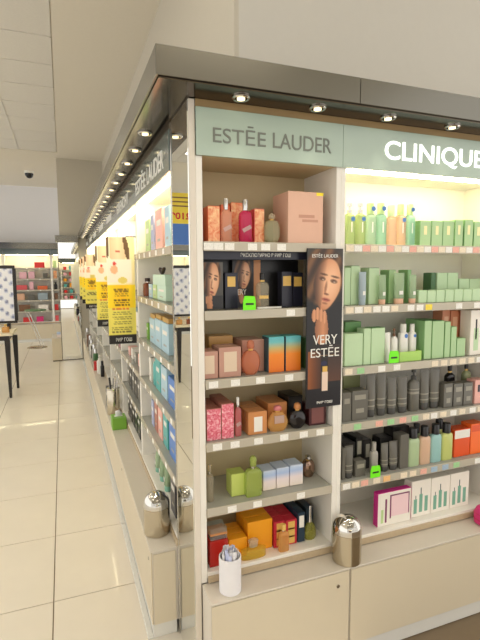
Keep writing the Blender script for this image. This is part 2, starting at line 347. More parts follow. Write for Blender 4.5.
# ------------------------------------------------------------------ canopy with spotlights
cp = thing('canopy', 'brushed steel canopy running around the corner above the shelves', 'canopy', (0, 0, 0))
for a, b in ((-.126, .566), (.568, 1.24), (1.242, 2.33)): box('fascia', 'steel', cp, a, b, -.126, -.118, 2.063, 2.147, .001)
ys = [-.118, 1.2, 2.55, 3.9, 5.25, D]
for a, b in zip(ys, ys[1:]): box('fascia', 'steel', cp, -.126, -.118, a + .001, b - .001, 2.063, 2.147, .001)
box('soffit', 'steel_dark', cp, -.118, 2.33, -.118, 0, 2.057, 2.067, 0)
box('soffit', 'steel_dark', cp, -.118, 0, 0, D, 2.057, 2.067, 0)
box('top_cover', 'steel', cp, -.118, 2.33, -.118, .3, 2.125, 2.135, 0); box('top_cover', 'steel', cp, -.118, .3, .3, D, 2.125, 2.135, 0)
sp = [(.159, -.06, 0), (.44, -.06, 0), (.735, -.058, 0), (1.04, -.056, 0), (1.34, -.056, 0)] + [(-.066, .43 + .275 * k, 1) for k in range(23)]
ORD = 'sixth seventh eighth ninth tenth eleventh twelfth thirteenth fourteenth fifteenth sixteenth seventeenth eighteenth nineteenth twentieth twenty-first twenty-second twenty-third'.split()
for k, (x, y, side) in enumerate(sp):
    lab = ('round spotlight under the front canopy, number %s from the corner' % ('one', 'two', 'three', 'four', 'five')[k]) if not side else ('round spotlight under the aisle canopy, %s' % ('nearest to the corner', 'second from the corner', 'third from the corner', 'fourth from the corner', 'fifth from the corner')[k - 5] if k < 10 else 'small round spotlight under the aisle canopy, %s from the corner' % ORD[k - 10])
    t = thing('spotlight', lab, 'spotlight', (x, y, 2.057), 0, 'far spotlights of the aisle canopy' if k >= 10 else 'spotlights of the canopy')
    lathe('trim_ring', 'chrome', t, [(.03, -.0005), (.03, -.004), (.026, -.008), (.02, -.0065), (.02, -.0005)], 20)
    lathe('lens', 'spot_glow', t, [(.013, -.004), (.013, -.009), (.008, -.0105)], 16)
    if k < 12:
        l = bpy.data.lights.new('spot_beam', 'SPOT'); l.energy = SPOT_W; l.color = (1, .9, .72); l.spot_size = math.radians(64); l.spot_blend = 1; l.shadow_soft_size = .02
        lo = bpy.data.objects.new('spot_beam', l); COL.objects.link(lo); lo.parent = t; lo.location = (0, 0, -.014)
        lo.rotation_euler = (math.radians(-8), 0, 0) if not side else (0, math.radians(8), 0)

# ------------------------------------------------------------------ shelving bays
def bay(label, loc, rz, w, d, lit, head, tags, left=.02, right=.02, end=False, letters=None, group=None, n_lev=5, back='bay_back'):
    b = thing('display_bay', label, 'shelving', loc, rz, group)
    x0, x1 = left, w - right
    if end:
        box('end_panel', 'panel_cream', b, 0, .021, 0, d, 0, 2.055, .001); box('side_panel', 'shelf_white', b, .0215, left, .001, d, .381, 1.878, .001)
    else: box('side_panel', 'shelf_white', b, 0, left, 0, d, .385, 2.03, .001)
    box('side_panel', 'shelf_white', b, x1, w, 0, d, .385, 2.03, .001)
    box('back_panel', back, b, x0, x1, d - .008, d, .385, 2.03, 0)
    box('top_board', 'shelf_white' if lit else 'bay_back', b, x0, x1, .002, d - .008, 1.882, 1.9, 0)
    bs = box('base_shelf', 'shelf_white', b, x0, x1, -.004, d - .008, .4, .42, .001)
    box('price_rail', 'rail_film', bs, x0 if end else 0, w, -.011, -.004, .384, .408, .001)
    h0 = .0225 if end else 0
    hp = box('header_panel', head, b, h0, w - .001, -.010, -.001, 1.878, 2.03, .001)
    if letters:
        if isinstance(letters, str): pass
        else:
            for (bd, a, c, z0, z1, m, bold) in letters: text('lettering', m, hp, bd, a, c, z0, z1, -.0102, .002, bold)
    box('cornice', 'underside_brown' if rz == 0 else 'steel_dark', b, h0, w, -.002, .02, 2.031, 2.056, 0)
    for s in range(1, n_lev + 1):
        z = ZS[s]
        sh = box('shelf', 'shelf_glass', b, x0 + .001, x1 - .001, 0, d - .009, z - .008, z, .0008)
        box('price_rail', 'rail', sh, x0 + .001, x1 - .001, -.005, -.001, z - .031, z + .001, .0006)
        for e in tags.get(s, ()):
            tx, m = e if isinstance(e, tuple) else (e, 'tag_white')
            box('price_tag', m, sh, tx - .017, tx + .017, -.0062, -.0045, z - .027, z - .004, 0)
    if lit:
        lm = box('strip_lamp', 'lamp_glow', b, x0 + .03, x1 - .03, .02, .05, 1.874, 1.8815, .001)
    return b
BD = .255
def mk(xs, m=None): return [(x, (m[i] if m else 'tag_white')) for i, x in enumerate(xs)]
tA = {1: mk([.061, .096, .136, .22, .27, .332]), 2: mk([.37]), 3: mk([.073, .154, .25, .365]), 4: mk([.085, .151, .242, .346, .428, .5]), 5: mk([.138, .238, .418])}
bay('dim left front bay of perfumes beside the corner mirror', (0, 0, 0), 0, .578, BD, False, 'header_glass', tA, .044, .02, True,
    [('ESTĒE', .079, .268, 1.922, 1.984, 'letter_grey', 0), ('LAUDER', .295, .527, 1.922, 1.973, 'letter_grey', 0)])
c = ['tag_cream', 'tag_white', 'tag_pink', 'tag_cream', 'tag_blue', 'tag_white', 'tag_green', 'tag_pink']
X0 = .578
tB = {1: [(.04 + .037 * k, c[(k * 5 + k // 3) % 8]) for k in range(22)],
      2: mk([x - X0 for x in (.622, .663, .704, .747, .79, .833, .913, .959, 1.005, 1.167, 1.268)], ['tag_cream', 'tag_white', 'tag_cream', 'tag_white', 'tag_white', 'tag_cream', 'tag_white', 'tag_white', 'tag_yellow', 'tag_white', 'tag_white']),
      3: mk([x - X0 for x in (.623, .678, .778, .852, 1.049, 1.098, 1.148, 1.199, 1.25, 1.297)], ['tag_cream', 'tag_green', 'tag_white', 'tag_white'] + ['tag_cream'] * 5 + ['tag_white']),
      4: mk([x - X0 for x in (.669, .773, .83, .891, .953, 1.012, 1.055, 1.105, 1.161, 1.212, 1.271, 1.318)], ['tag_green', 'tag_pink', 'tag_green', 'tag_pink', 'tag_green'] + ['tag_cream', 'tag_white'] * 4),
      5: mk([x - X0 for x in (.623, .666, .709, .768, .818, .905, .953, 1.009, 1.067, 1.129, 1.192, 1.317)], ['tag_white', 'tag_cream', 'tag_pink', 'tag_cream', 'tag_orange', 'tag_cream', 'tag_cream', 'tag_pink', 'tag_blue', 'tag_blue', 'tag_green', 'tag_white'])}
bay('brightly lit right front bay full of green skin care boxes', (X0, 0, 0), 0, .875, BD, True, 'header_glass', tB, .02, .02, False,
    [('CLINIQUE', .183, .678, 1.909, 1.991, 'letter_white', .012)], back='shelf_white')
bay('lit third front bay beyond the right picture edge', (X0 + .8755, 0, 0), 0, .875, BD, True, 'header_glass', {s: [.2, .4, .6] for s in range(1, 6)}, .02, .02, False, None, back='shelf_white')
for s in range(1, 7):
    for q in range(5):
        r = thing('product_carton', '%s carton in the third front bay, %s shelf, number %s' % (('white', 'rose', 'grey')[(s + q) % 3], GRP[s], ('one', 'two', 'three', 'four', 'five')[q]), 'carton', (X0 + .8755 + .12 + .155 * q, .02, ZS[s] + .0006), 0, 'goods in the third front bay')
        carton(r, .06 + .02 * ((s * q) % 3), .06, .1 + .015 * ((s + 2 * q) % 4), ('white_warm', 'rose_box', 'silver_grey')[(s + q) % 3], prints=[('slate_print', .25, .75, .5, .75)])
# corner mirror on the bay's outer side, facing the aisle
mr = thing('corner_mirror', 'tall narrow mirror strip on the end panel at the corner', 'mirror', (0, 0, 0))
box('mirror_glass', 'mirror', mr, -.004, -.0005, .004, BD - .004, .004, 2.05, 0)
box('edge_strip', 'silver', mr, -.006, -.0005, BD - .004, BD + .002, 0, 2.05, 0)
# aisle bays
BW = (D - .257) / 7
words = ['first after the corner', 'second after the corner', 'third after the corner', 'fourth after the corner', 'fifth after the corner', 'sixth after the corner', 'last one before the end mirror']
for k in range(7):
    y1 = .257 + BW * (k + 1)
    tg = {s: [.1 + .16 * i + .03 * s for i in range(5)] for s in range(1, 6)}
    if k: tg = {s: v[1:4] for s, v in tg.items()}
    lt = None
    if k == 0: lt = [('ESTĒE', .1, .412, 1.905, 2.0, 'white', .012), ('LAUDER', .457, .84, 1.905, 1.983, 'white', .012)]
    elif k == 1: lt = [('GIVENCHY', .1, .72, 1.912, 1.982, 'white', .012)]
    b = bay('lit aisle bay with glass shelves, ' + words[k], (0, y1, 0), -PI / 2, BW, .3, True, 'header_glass_dim', tg, .02, .02, False, lt, 'aisle bays', back='shelf_white')
    if k > 1:
        hp = [o for o in b.children if o.name.startswith('header_panel')][0]
        for q in range(5 + k % 2): box('light_letter', 'white', hp, .2 + .09 * q, .2 + .09 * q + .05, -.0115, -.0101, 1.925, 1.98, 0)

# base cabinets (the ledge in front of the bays)
def cabinet(label, loc, rz, w, group, lock=None, proud=.112, h=.38):
    t = thing('base_cabinet', label, 'cabinet', loc, rz, group)
    box('body', 'ledge', t, .001, w - .001, -proud + .006, .0105, .058, h - .008, .001)
    box('top', 'ledge', t, 0, w, -proud - .001, .0105, h - .008, h, .001)
    dr = box('door', 'panel_tan', t, .003, w - .003, -proud, -proud + .0055, .06, h - .011, .0008)
    box('plinth', 'plinth', t, .004, w - .004, -proud + .004, -.001, 0, .058, .001)
    if lock:
        bm = bmesh.new(); tube_between(bm, (lock[0], -proud - .003, lock[1]), (lock[0], -proud + .001, lock[1]), .007, 14); link('lock', bm_mesh(bm), 'silver', dr)
    return t
cabinet('low tan base cabinet under the perfume bay with a round lock', (.0225, -.012, 0), 0, .5525, 'front base cabinets', (.4985, .318), .1)
cabinet('low tan base cabinet under the green skin care bay', (.577, -.012, 0), 0, .876, 'front base cabinets', None, .1)
cabinet('low tan base cabinet beyond the right picture edge', (1.454, -.012, 0), 0, .875, 'front base cabinets', None, .1)
for k in range(7):
    y1 = .262 + (D - .262) / 7 * (k + 1)
    cabinet('low base cabinet under the aisle bays, ' + words[k], (-.012, y1, 0), -PI / 2, (D - .262) / 7, 'aisle base cabinets', (.88, .32), .103)
    box('floor_strip', 'plinth', [o for o in COL.objects if o.name.startswith('base_cabinet') and o.parent is None][-1], .002, (D - .262) / 7 - .002, -.122, -.1, 0, .009, .001)
    if k == 0: box('end_panel', 'panel_tan', [o for o in COL.objects if o.name.startswith('base_cabinet') and o.parent is None][-1], .9345, .9375, -.095, -.004, .062, .366, .0005)

# ------------------------------------------------------------------ end of the aisle
em = thing('end_mirror', 'tall mirror closing the aisle at its far end', 'mirror', (0, D, 0))
box('mirror_glass', 'mirror', em, -.45, -.13, .1, .118, .01, 2.0, 0); box('frame_strip', 'steel', em, -.46, -.45, .09, .118, 0, 2.0, 0)
box('bottom_strip', 'steel_dark', em, -.46, -.13, .085, .1, 0, .012, 0)
ec = thing('canopy', 'short grey canopy over the end mirror', 'canopy', (0, D, 0)); box('fascia', 'steel', ec, -.49, -.13, .02, .117, 2.005, 2.11, .001); box('soffit', 'steel_dark', ec, -.48, -.14, .03, .115, 2.0005, 2.0045, 0)
t = thing('base_cabinet', 'small beige plinth cabinet left of the end mirror', 'cabinet', (-.53, D, 0))
box('body', 'panel_tan', t, -.08, .068, .03, .6, .02, .39, .001); box('top', 'ledge', t, -.084, .068, .025, .6, .39, .4, .001); box('plinth', 'steel_dark', t, -.076, .068, .035, .59, 0, .02, 0)

# island bay behind the viewer, seen in the end mirror
for k, x in enumerate((.5, -.44)):
    bay(('lit island bay behind the viewer, nearer to the front bays', 'lit island bay behind the viewer, seen in the end mirror')[k], (x, -4.9, 0), PI, .94, .3, True, 'header_glass_dim', {}, .02, .02, False, None, 'island bays', 5, 'shelf_white')
    for s in range(1, 7):
        for q in range(4):
            r = thing('product_carton', ('%s carton on the %s island shelf, number %s of four' + (' near the front bays' if k == 0 else '')) % (('red', 'pink', 'amber', 'teal')[(q + s) % 4], GRP[s], ('one', 'two', 'three', 'four')[q]), 'carton', (x - .14 - .22 * q, -4.94, ZS[s] + .0006), PI, 'goods on the island bays'); carton(r, .12, .08, .12 + .02 * ((q * s) % 3), ('red', 'pink_soft', 'amber', 'teal_box')[(q + s) % 4])

# far wall bays facing the viewer
FY = 9.55
far_lab = ['bright far wall bay with pink boxes behind the demo table', 'narrow far bay with mixed goods left of the end mirror', 'far wall bay beyond the left picture edge']
for k, x in enumerate((-1.56, -.62, -2.5)):
    bay(far_lab[k], (x, FY, 0), 0, .94, .3, True, 'header_glass_dim', {s: [.2, .45, .7] for s in range(1, 6)}, .02, .02, False, None, 'far wall bays', 5, 'shelf_white')
fc = thing('canopy', 'grey canopy above the far wall bays', 'canopy', (0, FY, 0)); box('fascia', 'steel', fc, -2.5, .3, -.15, -.14, 2.0, 2.13, .001); box('soffit', 'steel_dark', fc, -2.5, .3, -.14, -.012, 2.07, 2.08, 0); box('top_cover', 'steel', fc, -2.5, .3, -.14, .3, 2.12, 2.13, 0)
for k, x in enumerate((-1.56, -.62, -2.5)): cabinet(('beige base cabinet below the far pink boxes', 'beige base cabinet partly hidden by the end mirror', 'beige base cabinet at the far left')[k], (x, FY - .012, 0), 0, .938, 'far base cabinets')
far = [('carton', -.86, .05, .2, .1, .12, 1, 'red', 'flat red box on the far top shelf'), ('carton', -1.2, .05, .14, .1, .14, 2, 'pink_soft', 'pale pink box on the far second shelf, left of two'), ('carton', -1.03, .05, .12, .1, .15, 2, 'pink_soft', 'pale pink box on the far second shelf, right of two'),
       ('carton', -.75, .05, .1, .1, .12, 2, 'slate', 'dark box at the right end of the far second shelf'), ('carton', -1.25, .05, .24, .1, .1, 3, 'pink_red', 'coral box on the far third shelf'), ('carton', -1.04, .05, .08, .1, .17, 3, 'pink_soft', 'upright pink box on the far third shelf'), ('carton', -.82, .05, .2, .1, .08, 3, 'orange', 'low orange box on the far third shelf'),
       ('carton', -1.28, .05, .18, .1, .14, 4, 'peach_cap', 'peach box on the far fourth shelf'), ('carton', -1.05, .05, .12, .1, .1, 4, 'slate', 'dark grey box on the far fourth shelf'), ('carton', -.82, .05, .2, .1, .15, 4, 'blue_grey', 'blue grey box on the far fourth shelf'),
       ('carton', -1.2, .05, .22, .1, .14, 5, 'brown', 'brown box on the far fifth shelf'), ('carton', -.82, .05, .2, .1, .13, 5, 'white_warm', 'cream box on the far fifth shelf'), ('carton', -1.15, .05, .18, .1, .1, 6, 'red', 'red box on the far bottom shelf'), ('carton', -.9, .05, .14, .1, .11, 6, 'hot_pink', 'pink box on the far bottom shelf'),
       ('carton', -.55, .04, .07, .1, .15, 1, 'leaf', 'green box on top of the narrow far bay'), ('carton', -.55, .04, .07, .1, .17, 2, 'peach_foil', 'peach box in the narrow far bay'), ('capped', -.55, .04, .07, .05, .16, 3, 'black', 'black bottle in the narrow far bay'),
       ('carton', -.55, .04, .07, .1, .14, 4, 'brown', 'brown box in the narrow far bay'), ('carton', -.55, .04, .08, .1, .13, 5, 'red', 'red box in the narrow far bay'), ('carton', -.55, .04, .07, .1, .12, 6, 'pink_red', 'coral box at the bottom of the narrow far bay')]
for kd, x, y, w, d, h, s, m, lb in far:
    r = thing(NAMES.get(kd, 'perfume_bottle'), lb, CATS.get(kd, 'bottle'), (x, FY + y, ZS[s] + .0006), 0, 'goods in the far wall bays'); build(kd, r, w, d, h, m, **({'cap': 'black'} if kd != 'carton' else {}))
r = thing('product_carton', 'small blue and white carton on the plinth cabinet by the end mirror', 'carton', (-.5, D + .1, .4)); carton(r, .06, .06, .09, 'sky_fade')
dc = thing('dome_camera', 'small dark dome camera on the far ceiling', 'camera', (-.898, 8.15, CZ)); lathe('base_ring', 'white', dc, [(.085, 0), (.085, -.04), (.075, -.045)], 20); lathe('dome', 'dark_lens', dc, [(.075, -.045), (.07, -.08), (.05, -.115), (.02, -.13)], 20)

# chrome framed stool table in front of the far wall
st = thing('side_table', 'low round dark topped table on sloping chrome legs', 'table', (-.93, 8.55, 0))
lathe('table_top', 'dark_green', st, [(.19, .74), (.2, .75), (.2, .765), (.19, .77)], 28); bm = bmesh.new()
for dx in (-.05, .0): rod('leg', 'chrome', st, (-.12 + dx, -.02, .74), (.12 + dx, -.02, .03), .009)
lathe('foot', 'chrome_brushed', st, [(.19, 0), (.19, .012), (.15, .025), (.06, .03)], 28)

# demo table at the left with a framed display
tb = thing('demo_table', 'cream topped demo table on tapering black legs by the left picture edge', 'table', (0, 0, 0))
box('table_top', 'cream_top', tb, -1.95, -.98, 4.5, 5.14, .76, .79, .003); box('apron', 'dark_wood', tb, -1.9, -1.02, 4.55, 5.1, .7, .76, .002)
for x, y in ((-1.04, 4.59), (-1.0, 5.08), (-1.88, 4.59), (-1.88, 5.08)):
    link('leg', loft_mesh([(0, .02, .02, x, y), (.7, .042, .042, x - .005, y)], 4, 2, 20), 'dark_wood', tb)
db = thing('picture_display', 'white picture board in a black frame standing on the demo table', 'display', (-1.36, 5.02, .79))
for a, b, e, f in ((-.4, .4, .07, .1), (-.4, .4, .76, .8), (-.4, -.37, .1, .76), (.37, .41, .1, .76)): box('frame_bar', 'dark_wood', db, a, b, -.012, .012, e, f, .002)
for x in (-.3, .3): box('foot', 'dark_wood', db, x - .02, x + .02, -.05, .05, 0, .07, .003)
def disp(u, v):
    s = (math.sin(u * 37) * math.cos(v * 29 + u * 11)); return (240, 242, 250) if s > -.35 else ((190, 198, 226) if s > -.75 else (110, 120, 160))
box('board', 'poster_white', db, -.37, .37, -.004, .008, .1, .76, 0); painted('picture_print', db, -.37, .37, .1, .76, -.0048, 40, 36, disp)
for k, (x, m, lb) in enumerate(((-1.06, 'gold_glass', 'golden perfume bottle at the corner of the demo table'), (-1.2, 'amber_glass', 'amber perfume bottle on the demo table'), (-1.36, 'peach_glass', 'peach perfume bottle on the demo table'))):
    r = thing('perfume_bottle', lb, 'bottle', (x, 4.6, .79), 0, 'bottles on the demo table'); bottle(r, .08, .05, .1, m, 'flat', cap='gold')
# hanging sign reflected in the corner mirror
hs = thing('hanging_sign', 'yellow sale sign with red figures above a blue picture, hanging by wires', 'sign', (-1.78, 7.4, 0))
box('board', 'sign_yellow', hs, -.34, .34, -.004, .004, 2.42, 3.0, .001); text('lettering', 'sign_red', hs, '2109', -.2, .2, 2.5, 2.63, -.0042, .001, .03)
box('picture_panel', 'sign_blue', hs, -.3, .3, -.004, .004, 2.02, 2.418, .001)
for x in (-.3, .3): rod('wire', 'silver', hs, (x, 0, 3.0), (x, 0, CZ), .003, 6)
for z, w in ((2.9, .24), (2.82, .18), (2.74, .22)): box('printed_bar', 'brown', hs, -w, w, -.0055, -.004, z, z + .025, 0)

# ------------------------------------------------------------------ banners along the aisle
def ell(u, v, cu, cv, a, b): return ((u - cu) / a) ** 2 + ((v - cv) / b) ** 2
def mixc(a, b, t): t = max(0, min(1, t)); return tuple(a[i] + (b[i] - a[i]) * t for i in range(3))
rng = random.Random(3)
LINES = []
for v in (.485, .505, .525, .545): LINES.append((v, .012, .2 + .1 * rng.random(), .75, (110, 84, 30)))
for v in (.585, .61, .632): LINES.append((v, .016, .22, .8, (60, 44, 20)))
LINES.append((.668, .014, .15, .75, (214, 96, 52)))
for v in (.7, .722, .744, .766, .788, .81): LINES.append((v, .01, .12 + .1 * rng.random(), .8 + .1 * rng.random(), (104, 96, 50)))
for v in (.845, .866, .886): LINES.append((v, .012, .12, .85, (90, 80, 40)))
def ban(u, v):
    if v > .915: return (34, 30, 30)
    if v < .44:
        c = mixc((250, 244, 226), (246, 228, 170), u)
        if ell(u, v, .4, .1, .3, .2) < 1: c = mixc((250, 218, 186), (240, 186, 146), abs(u - .4) * 2.4)
        if ell(u, v, .7 + (v - .08) * .6, .1, .09, .13) < 1 or ell(u, v, .03, .08, .06, .12) < 1: c = (104, 74, 46)
        if .2 < v < .42 and abs(u - .45) < .42: c = (250, 236, 222)
        if ell(u, v, .27, .245, .07, .018) < 1: c = (212, 60, 54)
        if ell(u, v, .26, .3, .14, .04) < 1: c = (236, 178, 140)
        if ell(u, v, .4, .13, .09, .01) < 1: c = (206, 110, 90)
        if ell(u, v, .55, .4, .18, .03) < 1: c = (228, 206, 110)
        return c
    c = mixc((250, 196, 30), (252, 224, 40), abs(u - .5) * 2) if v < .655 else (236, 222, 104)
    for (lv, th, a, b, k) in LINES:
        if abs(v - lv) < th * .5 and a < u < b and (int(u * 41 + lv * 97) % 5): c = mixc(c, k, .75)
    return c
bpos = [(1.2, 'yellow sale banner with photo on top, nearest to the corner'), (2.13, 'yellow sale banner with photo on top, second from the corner'), (4.0, 'yellow sale banner, third from the corner'), (4.95, 'yellow sale banner, fourth from the corner'), (5.85, 'yellow sale banner, farthest along the aisle')]
for n, (y, lb) in enumerate(bpos):
    t = thing('sale_banner', lb, 'banner', (0, y, 0), 0, 'yellow banners along the aisle')
    box('board', 'white', t, -.167, -.013, -.002, .002, 1.09, 1.695, 0)
    pr = painted('picture_print', t, -.167, -.013, 1.09, 1.695, -.0026, 30 if n < 2 else 12, 110 if n < 2 else 50, ban)
    text('lettering', 'white', pr, 'РИВ ГОШ', -.13, -.04, 1.103, 1.125, -.0028, .0005, .01)
    box('bracket', 'chrome', t, -.06, -.001, -.001, .003, 1.695, 1.703, 0)

# ------------------------------------------------------------------ things on the ledge
def dome_bin(label, loc):
    t = thing('dome_bin', label, 'bin', loc, 0, 'small steel bins on the ledge')
    lathe('body', 'chrome_brushed', t, [(.052, 0), (.0555, .002), (.0555, .118), (.053, .12)], 32)
    lathe('dome_lid', 'chrome', t, [(.056, .12)] + [(.056 * math.cos(a), .128 + .055 * math.sin(a)) for a in [i * PI / 2 / 9 for i in range(9)]] + [(.004, .183)], 32)
    bm = bmesh.new(); N = 8; g = [[None] * (N + 1) for _ in range(N + 1)]       # flap: a patch of the dome, standing slightly proud
    for i in range(N + 1):
        for j in range(N + 1):
            az = math.radians(-100 - 24 + 48 * i / N); el = math.radians(14 + 36 * j / N); rr = .0572
            g[i][j] = bm.verts.new((rr * math.cos(el) * math.cos(az), rr * math.cos(el) * math.sin(az), .128 + rr * .98 * math.sin(el)))
    for i in range(N):
        for j in range(N): bm.faces.new((g[i][j], g[i + 1][j], g[i + 1][j + 1], g[i][j + 1]))
    rim = bmesh.ops.solidify(bm, geom=bm.faces[:], thickness=.0012); bmesh.ops.recalc_face_normals(bm, faces=bm.faces)
    link('swing_flap', bm_mesh(bm, 30), 'chrome', t)
dome_bin('small domed steel bin on the front ledge between the two bays', (.59, -.063, .38))
dome_bin('small domed steel bin on the aisle ledge beside the mirror', (-.063, .40, .38))
cu = thing('blotter_cup', 'white cylinder full of paper blotter strips on the front ledge', 'cup', (.108, -.064, .38))
lathe('cup', 'paper', cu, [(.037, 0), (.039, .002), (.039, .128), (.036, .129), (.036, .01)], 28)
for k in range(30):
    a = k * 2.4; rr = .031 * math.sqrt((k + .5) / 30); p = box('paper_strip', 'paper_blue' if k % 4 == 0 else 'paper', cu, -.006, .006, -.0006, .0006, .012, .158 + .006 * math.sin(k * 1.7) - .35 * rr, 0)
    p.location = (rr * math.cos(a), rr * math.sin(a), 0); p.rotation_euler = (0, 0, a + 1.57)
pk = thing('gift_pouch', 'raspberry quilted pouch on the front ledge at the right picture edge', 'pouch', (1.325, -.065, .38))
link('pouch_body', loft_mesh([(0, .05, .03), (.006, .06, .038), (.05, .062, .04), (.075, .055, .03), (.082, .04, .012)], 24, 3), 'hot_pink', pk)
for z in (.025, .05): link('seam', loft_mesh([(z, .0625, .0405), (z + .002, .0625, .0405)], 24, 3), 'crimson', pk)
tx = thing('tissue_box', 'bright green tissue box with a white tissue on the aisle ledge', 'tissue box', (-.064, 1.86, .38))
box('box', 'leaf_box', tx, -.05, .05, -.06, .06, 0, .085, .002); box('slot_rim', 'white', tx, -.03, .03, -.012, .012, .0845, .0865, 0)
link('tissue', loft_mesh([(.086, .02, .006), (.105, .026, .012, .004, 0), (.12, .018, .012, -.006, 0), (.128, .006, .004, .004, 0)], 14, 2), 'paper', tx)
sc = thing('steel_canister', 'tall polished steel canister stand behind the green tissue box', 'canister', (-.064, 2.2, .38))
lathe('body', 'chrome_brushed', sc, [(.048, 0), (.05, .004), (.05, .2), (.046, .205)], 24)
for k in range(5): 
    a = k * 1.26; rod('tester_stick', 'black' if k % 2 else 'silver', sc, (.02 * math.cos(a), .02 * math.sin(a), .16), (.035 * math.cos(a), .035 * math.sin(a), .27 + .01 * k), .008, 6)
lathe('rim', 'chrome', sc, [(.051, .2), (.052, .203), (.052, .212), (.048, .214)], 24)
J('carton', 2.42, -.1, .1, .08, .17, .38, 'navy', 'black carton on the aisle ledge behind the steel canister', 'ledge clutter')
J('capped', 3.62, -.06, .05, .04, .17, .38, 'black', 'dark brown bottle on the aisle ledge', 'ledge clutter', cap='black')
J('carton', 4.0, -.105, .08, .05, .1, .38, 'red', 'small red carton on the aisle ledge', 'ledge clutter')
J('pump', 3.8, -.085, .07, .06, .2, .38, 'white', 'white pump bottle on the aisle ledge beside the red carton', 'ledge clutter', cap='white')
lc = [(4.3, 'capped', 'dark_green', 'dark green bottle far along the aisle ledge', .2), (4.55, 'capped', 'silver_grey', 'silver grey bottle far along the aisle ledge', .22), (4.8, 'carton', 'slate', 'grey carton far along the aisle ledge', .16), (5.1, 'capped', 'white', 'white bottle far along the aisle ledge', .2), (5.4, 'capped', 'slate', 'slate bottle far along the aisle ledge', .22), (5.8, 'carton', 'brown', 'brown carton far along the aisle ledge', .18), (6.2, 'capped', 'silver_grey', 'last silver bottle at the end of the aisle ledge', .24)]
for y, kd, m, lb, h in lc: J(kd, y, -.095, .07, .06, h, .38, m, lb, 'ledge clutter', **({'cap': 'silver'} if kd != 'carton' else {}))

# ------------------------------------------------------------------ hanging poster, dark display set and price flags
po = thing('hanging_poster', 'tall dark poster of a woman and a perfume bottle hanging before the divider', 'poster', (0, 0, 0))
box('board', 'black', po, .431, .583, -.0125, -.009, .985, 1.582, 0)
def soft(d, e=.25): return max(0, min(1, (1 + e - d) / (2 * e)))
def face(u, v, cu, cv, s, asp, c, dark=(30, 23, 20)):
    """soft painted head tilted to one side: hair, lit cheek, shaded cheek, features"""
    x, y = (u - cu) / s, (v - cv) / (s * asp); th = .2; x, y = x * math.cos(th) + y * math.sin(th), -x * math.sin(th) + y * math.cos(th)
    hair = mixc((58, 38, 26), (122, 84, 52), .5 + .5 * math.sin(x * 11 + y * 4)); c = mixc(c, hair, soft(ell(x, y, -.12, -.18, .98, 1.1), .12))
    w = .62 - .2 * max(0, y - .25)
    f = soft(ell(x, y, .12, .1, w, .98), .07)
    sk = mixc((240, 188, 148), (196, 128, 88), max(0, min(1, ell(x, y, .28, .0, .6, 1) * .8)))
    sk = mixc(sk, dark, max(0, min(.92, (-.02 - x) * 1.5 + max(0, y) * .3 * (x < 0))))
    g = lambda px, py, a, d2: max(0, 1 - ell(x, y, px, py, a, d2)) ** .7
    for ex, wd in ((.4, .19), (-.14, .17)):
        sk = mixc(sk, (70, 42, 30), .9 * g(ex, -.08, wd, .09)); sk = mixc(sk, (226, 206, 186), .8 * g(ex + .03, -.055, wd * .35, .03))
        sk = mixc(sk, (66, 40, 26), .8 * g(ex + .03, -.25, wd * 1.25, .05))
    sk = mixc(sk, (240, 196, 158), .6 * g(.2, .2, .07, .3)); sk = mixc(sk, (110, 62, 42), .6 * g(.08, .22, .07, .28)); sk = mixc(sk, (104, 58, 42), .8 * g(.16, .45, .14, .05))
    sk = mixc(sk, (170, 86, 74), .95 * g(.18, .66, .24, .085)); sk = mixc(sk, (96, 44, 40), .9 * g(.18, .655, .22, .022)); sk = mixc(sk, (120, 70, 48), .6 * g(.16, .8, .16, .05))
    return mixc(c, sk, f)
def hand(u, v, cu, cv, s, asp, c):
    x, y = (u - cu) / s, (v - cv) / (s * asp)
    if ell(x, y, .1, .5, .42, .9) < 1: c = mixc((206, 142, 100), (150, 92, 62), max(0, -x + .2))
    for k in range(4):
        if ell(x, y, -.38 + .2 * k, -.3 + .1 * abs(k - 1.2), .13, .48) < 1: c = mixc((214, 152, 110), (150, 90, 60), abs(x + .38 - .2 * k) * 5)
    return c
def pos(u, v):
    c = mixc((44, 36, 30), (28, 24, 22), v)
    if v < .06: c = (62, 56, 48)
    if v < .3 and ell(u, v, .42, .17, .62, .15) < 1: c = mixc((70, 46, 30), (112, 76, 46), .5 + .5 * math.sin(u * 26 + v * 40))
    c = face(u, v, .5, .2, .62, .27, c)
    if v > .33 and (u > .62 or u < .16) and ell(u, v, .58, .2, .4, .17) > 1: c = mixc(c, (26, 24, 26), .9)
    if ell(u, v, .42, .5, .19, .1) < 1: c = mixc((206, 142, 100), (120, 72, 48), abs(u - .46) * 3)
    for k in range(4):
        if ell(u, v, .2 + .1 * k, .4 + .012 * abs(k - 1), .065, .04) < 1: c = mixc((222, 160, 118), (150, 90, 60), abs(u - .2 - .1 * k) * 9)
    if .64 < v < .88 and .04 < u < .42: c = mixc((150, 84, 38), (60, 36, 26), (u - .04) * 2.4)
    if .6 < v < .84 and u > .62: c = mixc((46, 36, 32), (110, 66, 44), (v - .6) * 3)
    if v > .88: c = (24, 20, 24)
    if ell(u, v, .5, .72, .09, .016) < 1: c = (38, 36, 70)
    if abs(u - .53) < .085 and .775 < v < .9: c = (232, 206, 186)
    if abs(u - .53) < .07 and .74 < v < .775: c = (222, 178, 88)
    if abs(v - .668) < .003 and .2 < u < .85 or abs(v - .684) < .002 and .15 < u < .9: c = (140, 112, 84)
    return c
pp = painted('picture_print', po, .433, .581, .987, 1.58, -.0131, 64, 220, pos)
text('lettering', 'white', pp, 'VERY', .459, .563, 1.226, 1.262, -.0133, .0005, 0)
text('lettering', 'white', pp, 'ESTĒE', .45, .572, 1.178, 1.222, -.0133, .0005, 0)
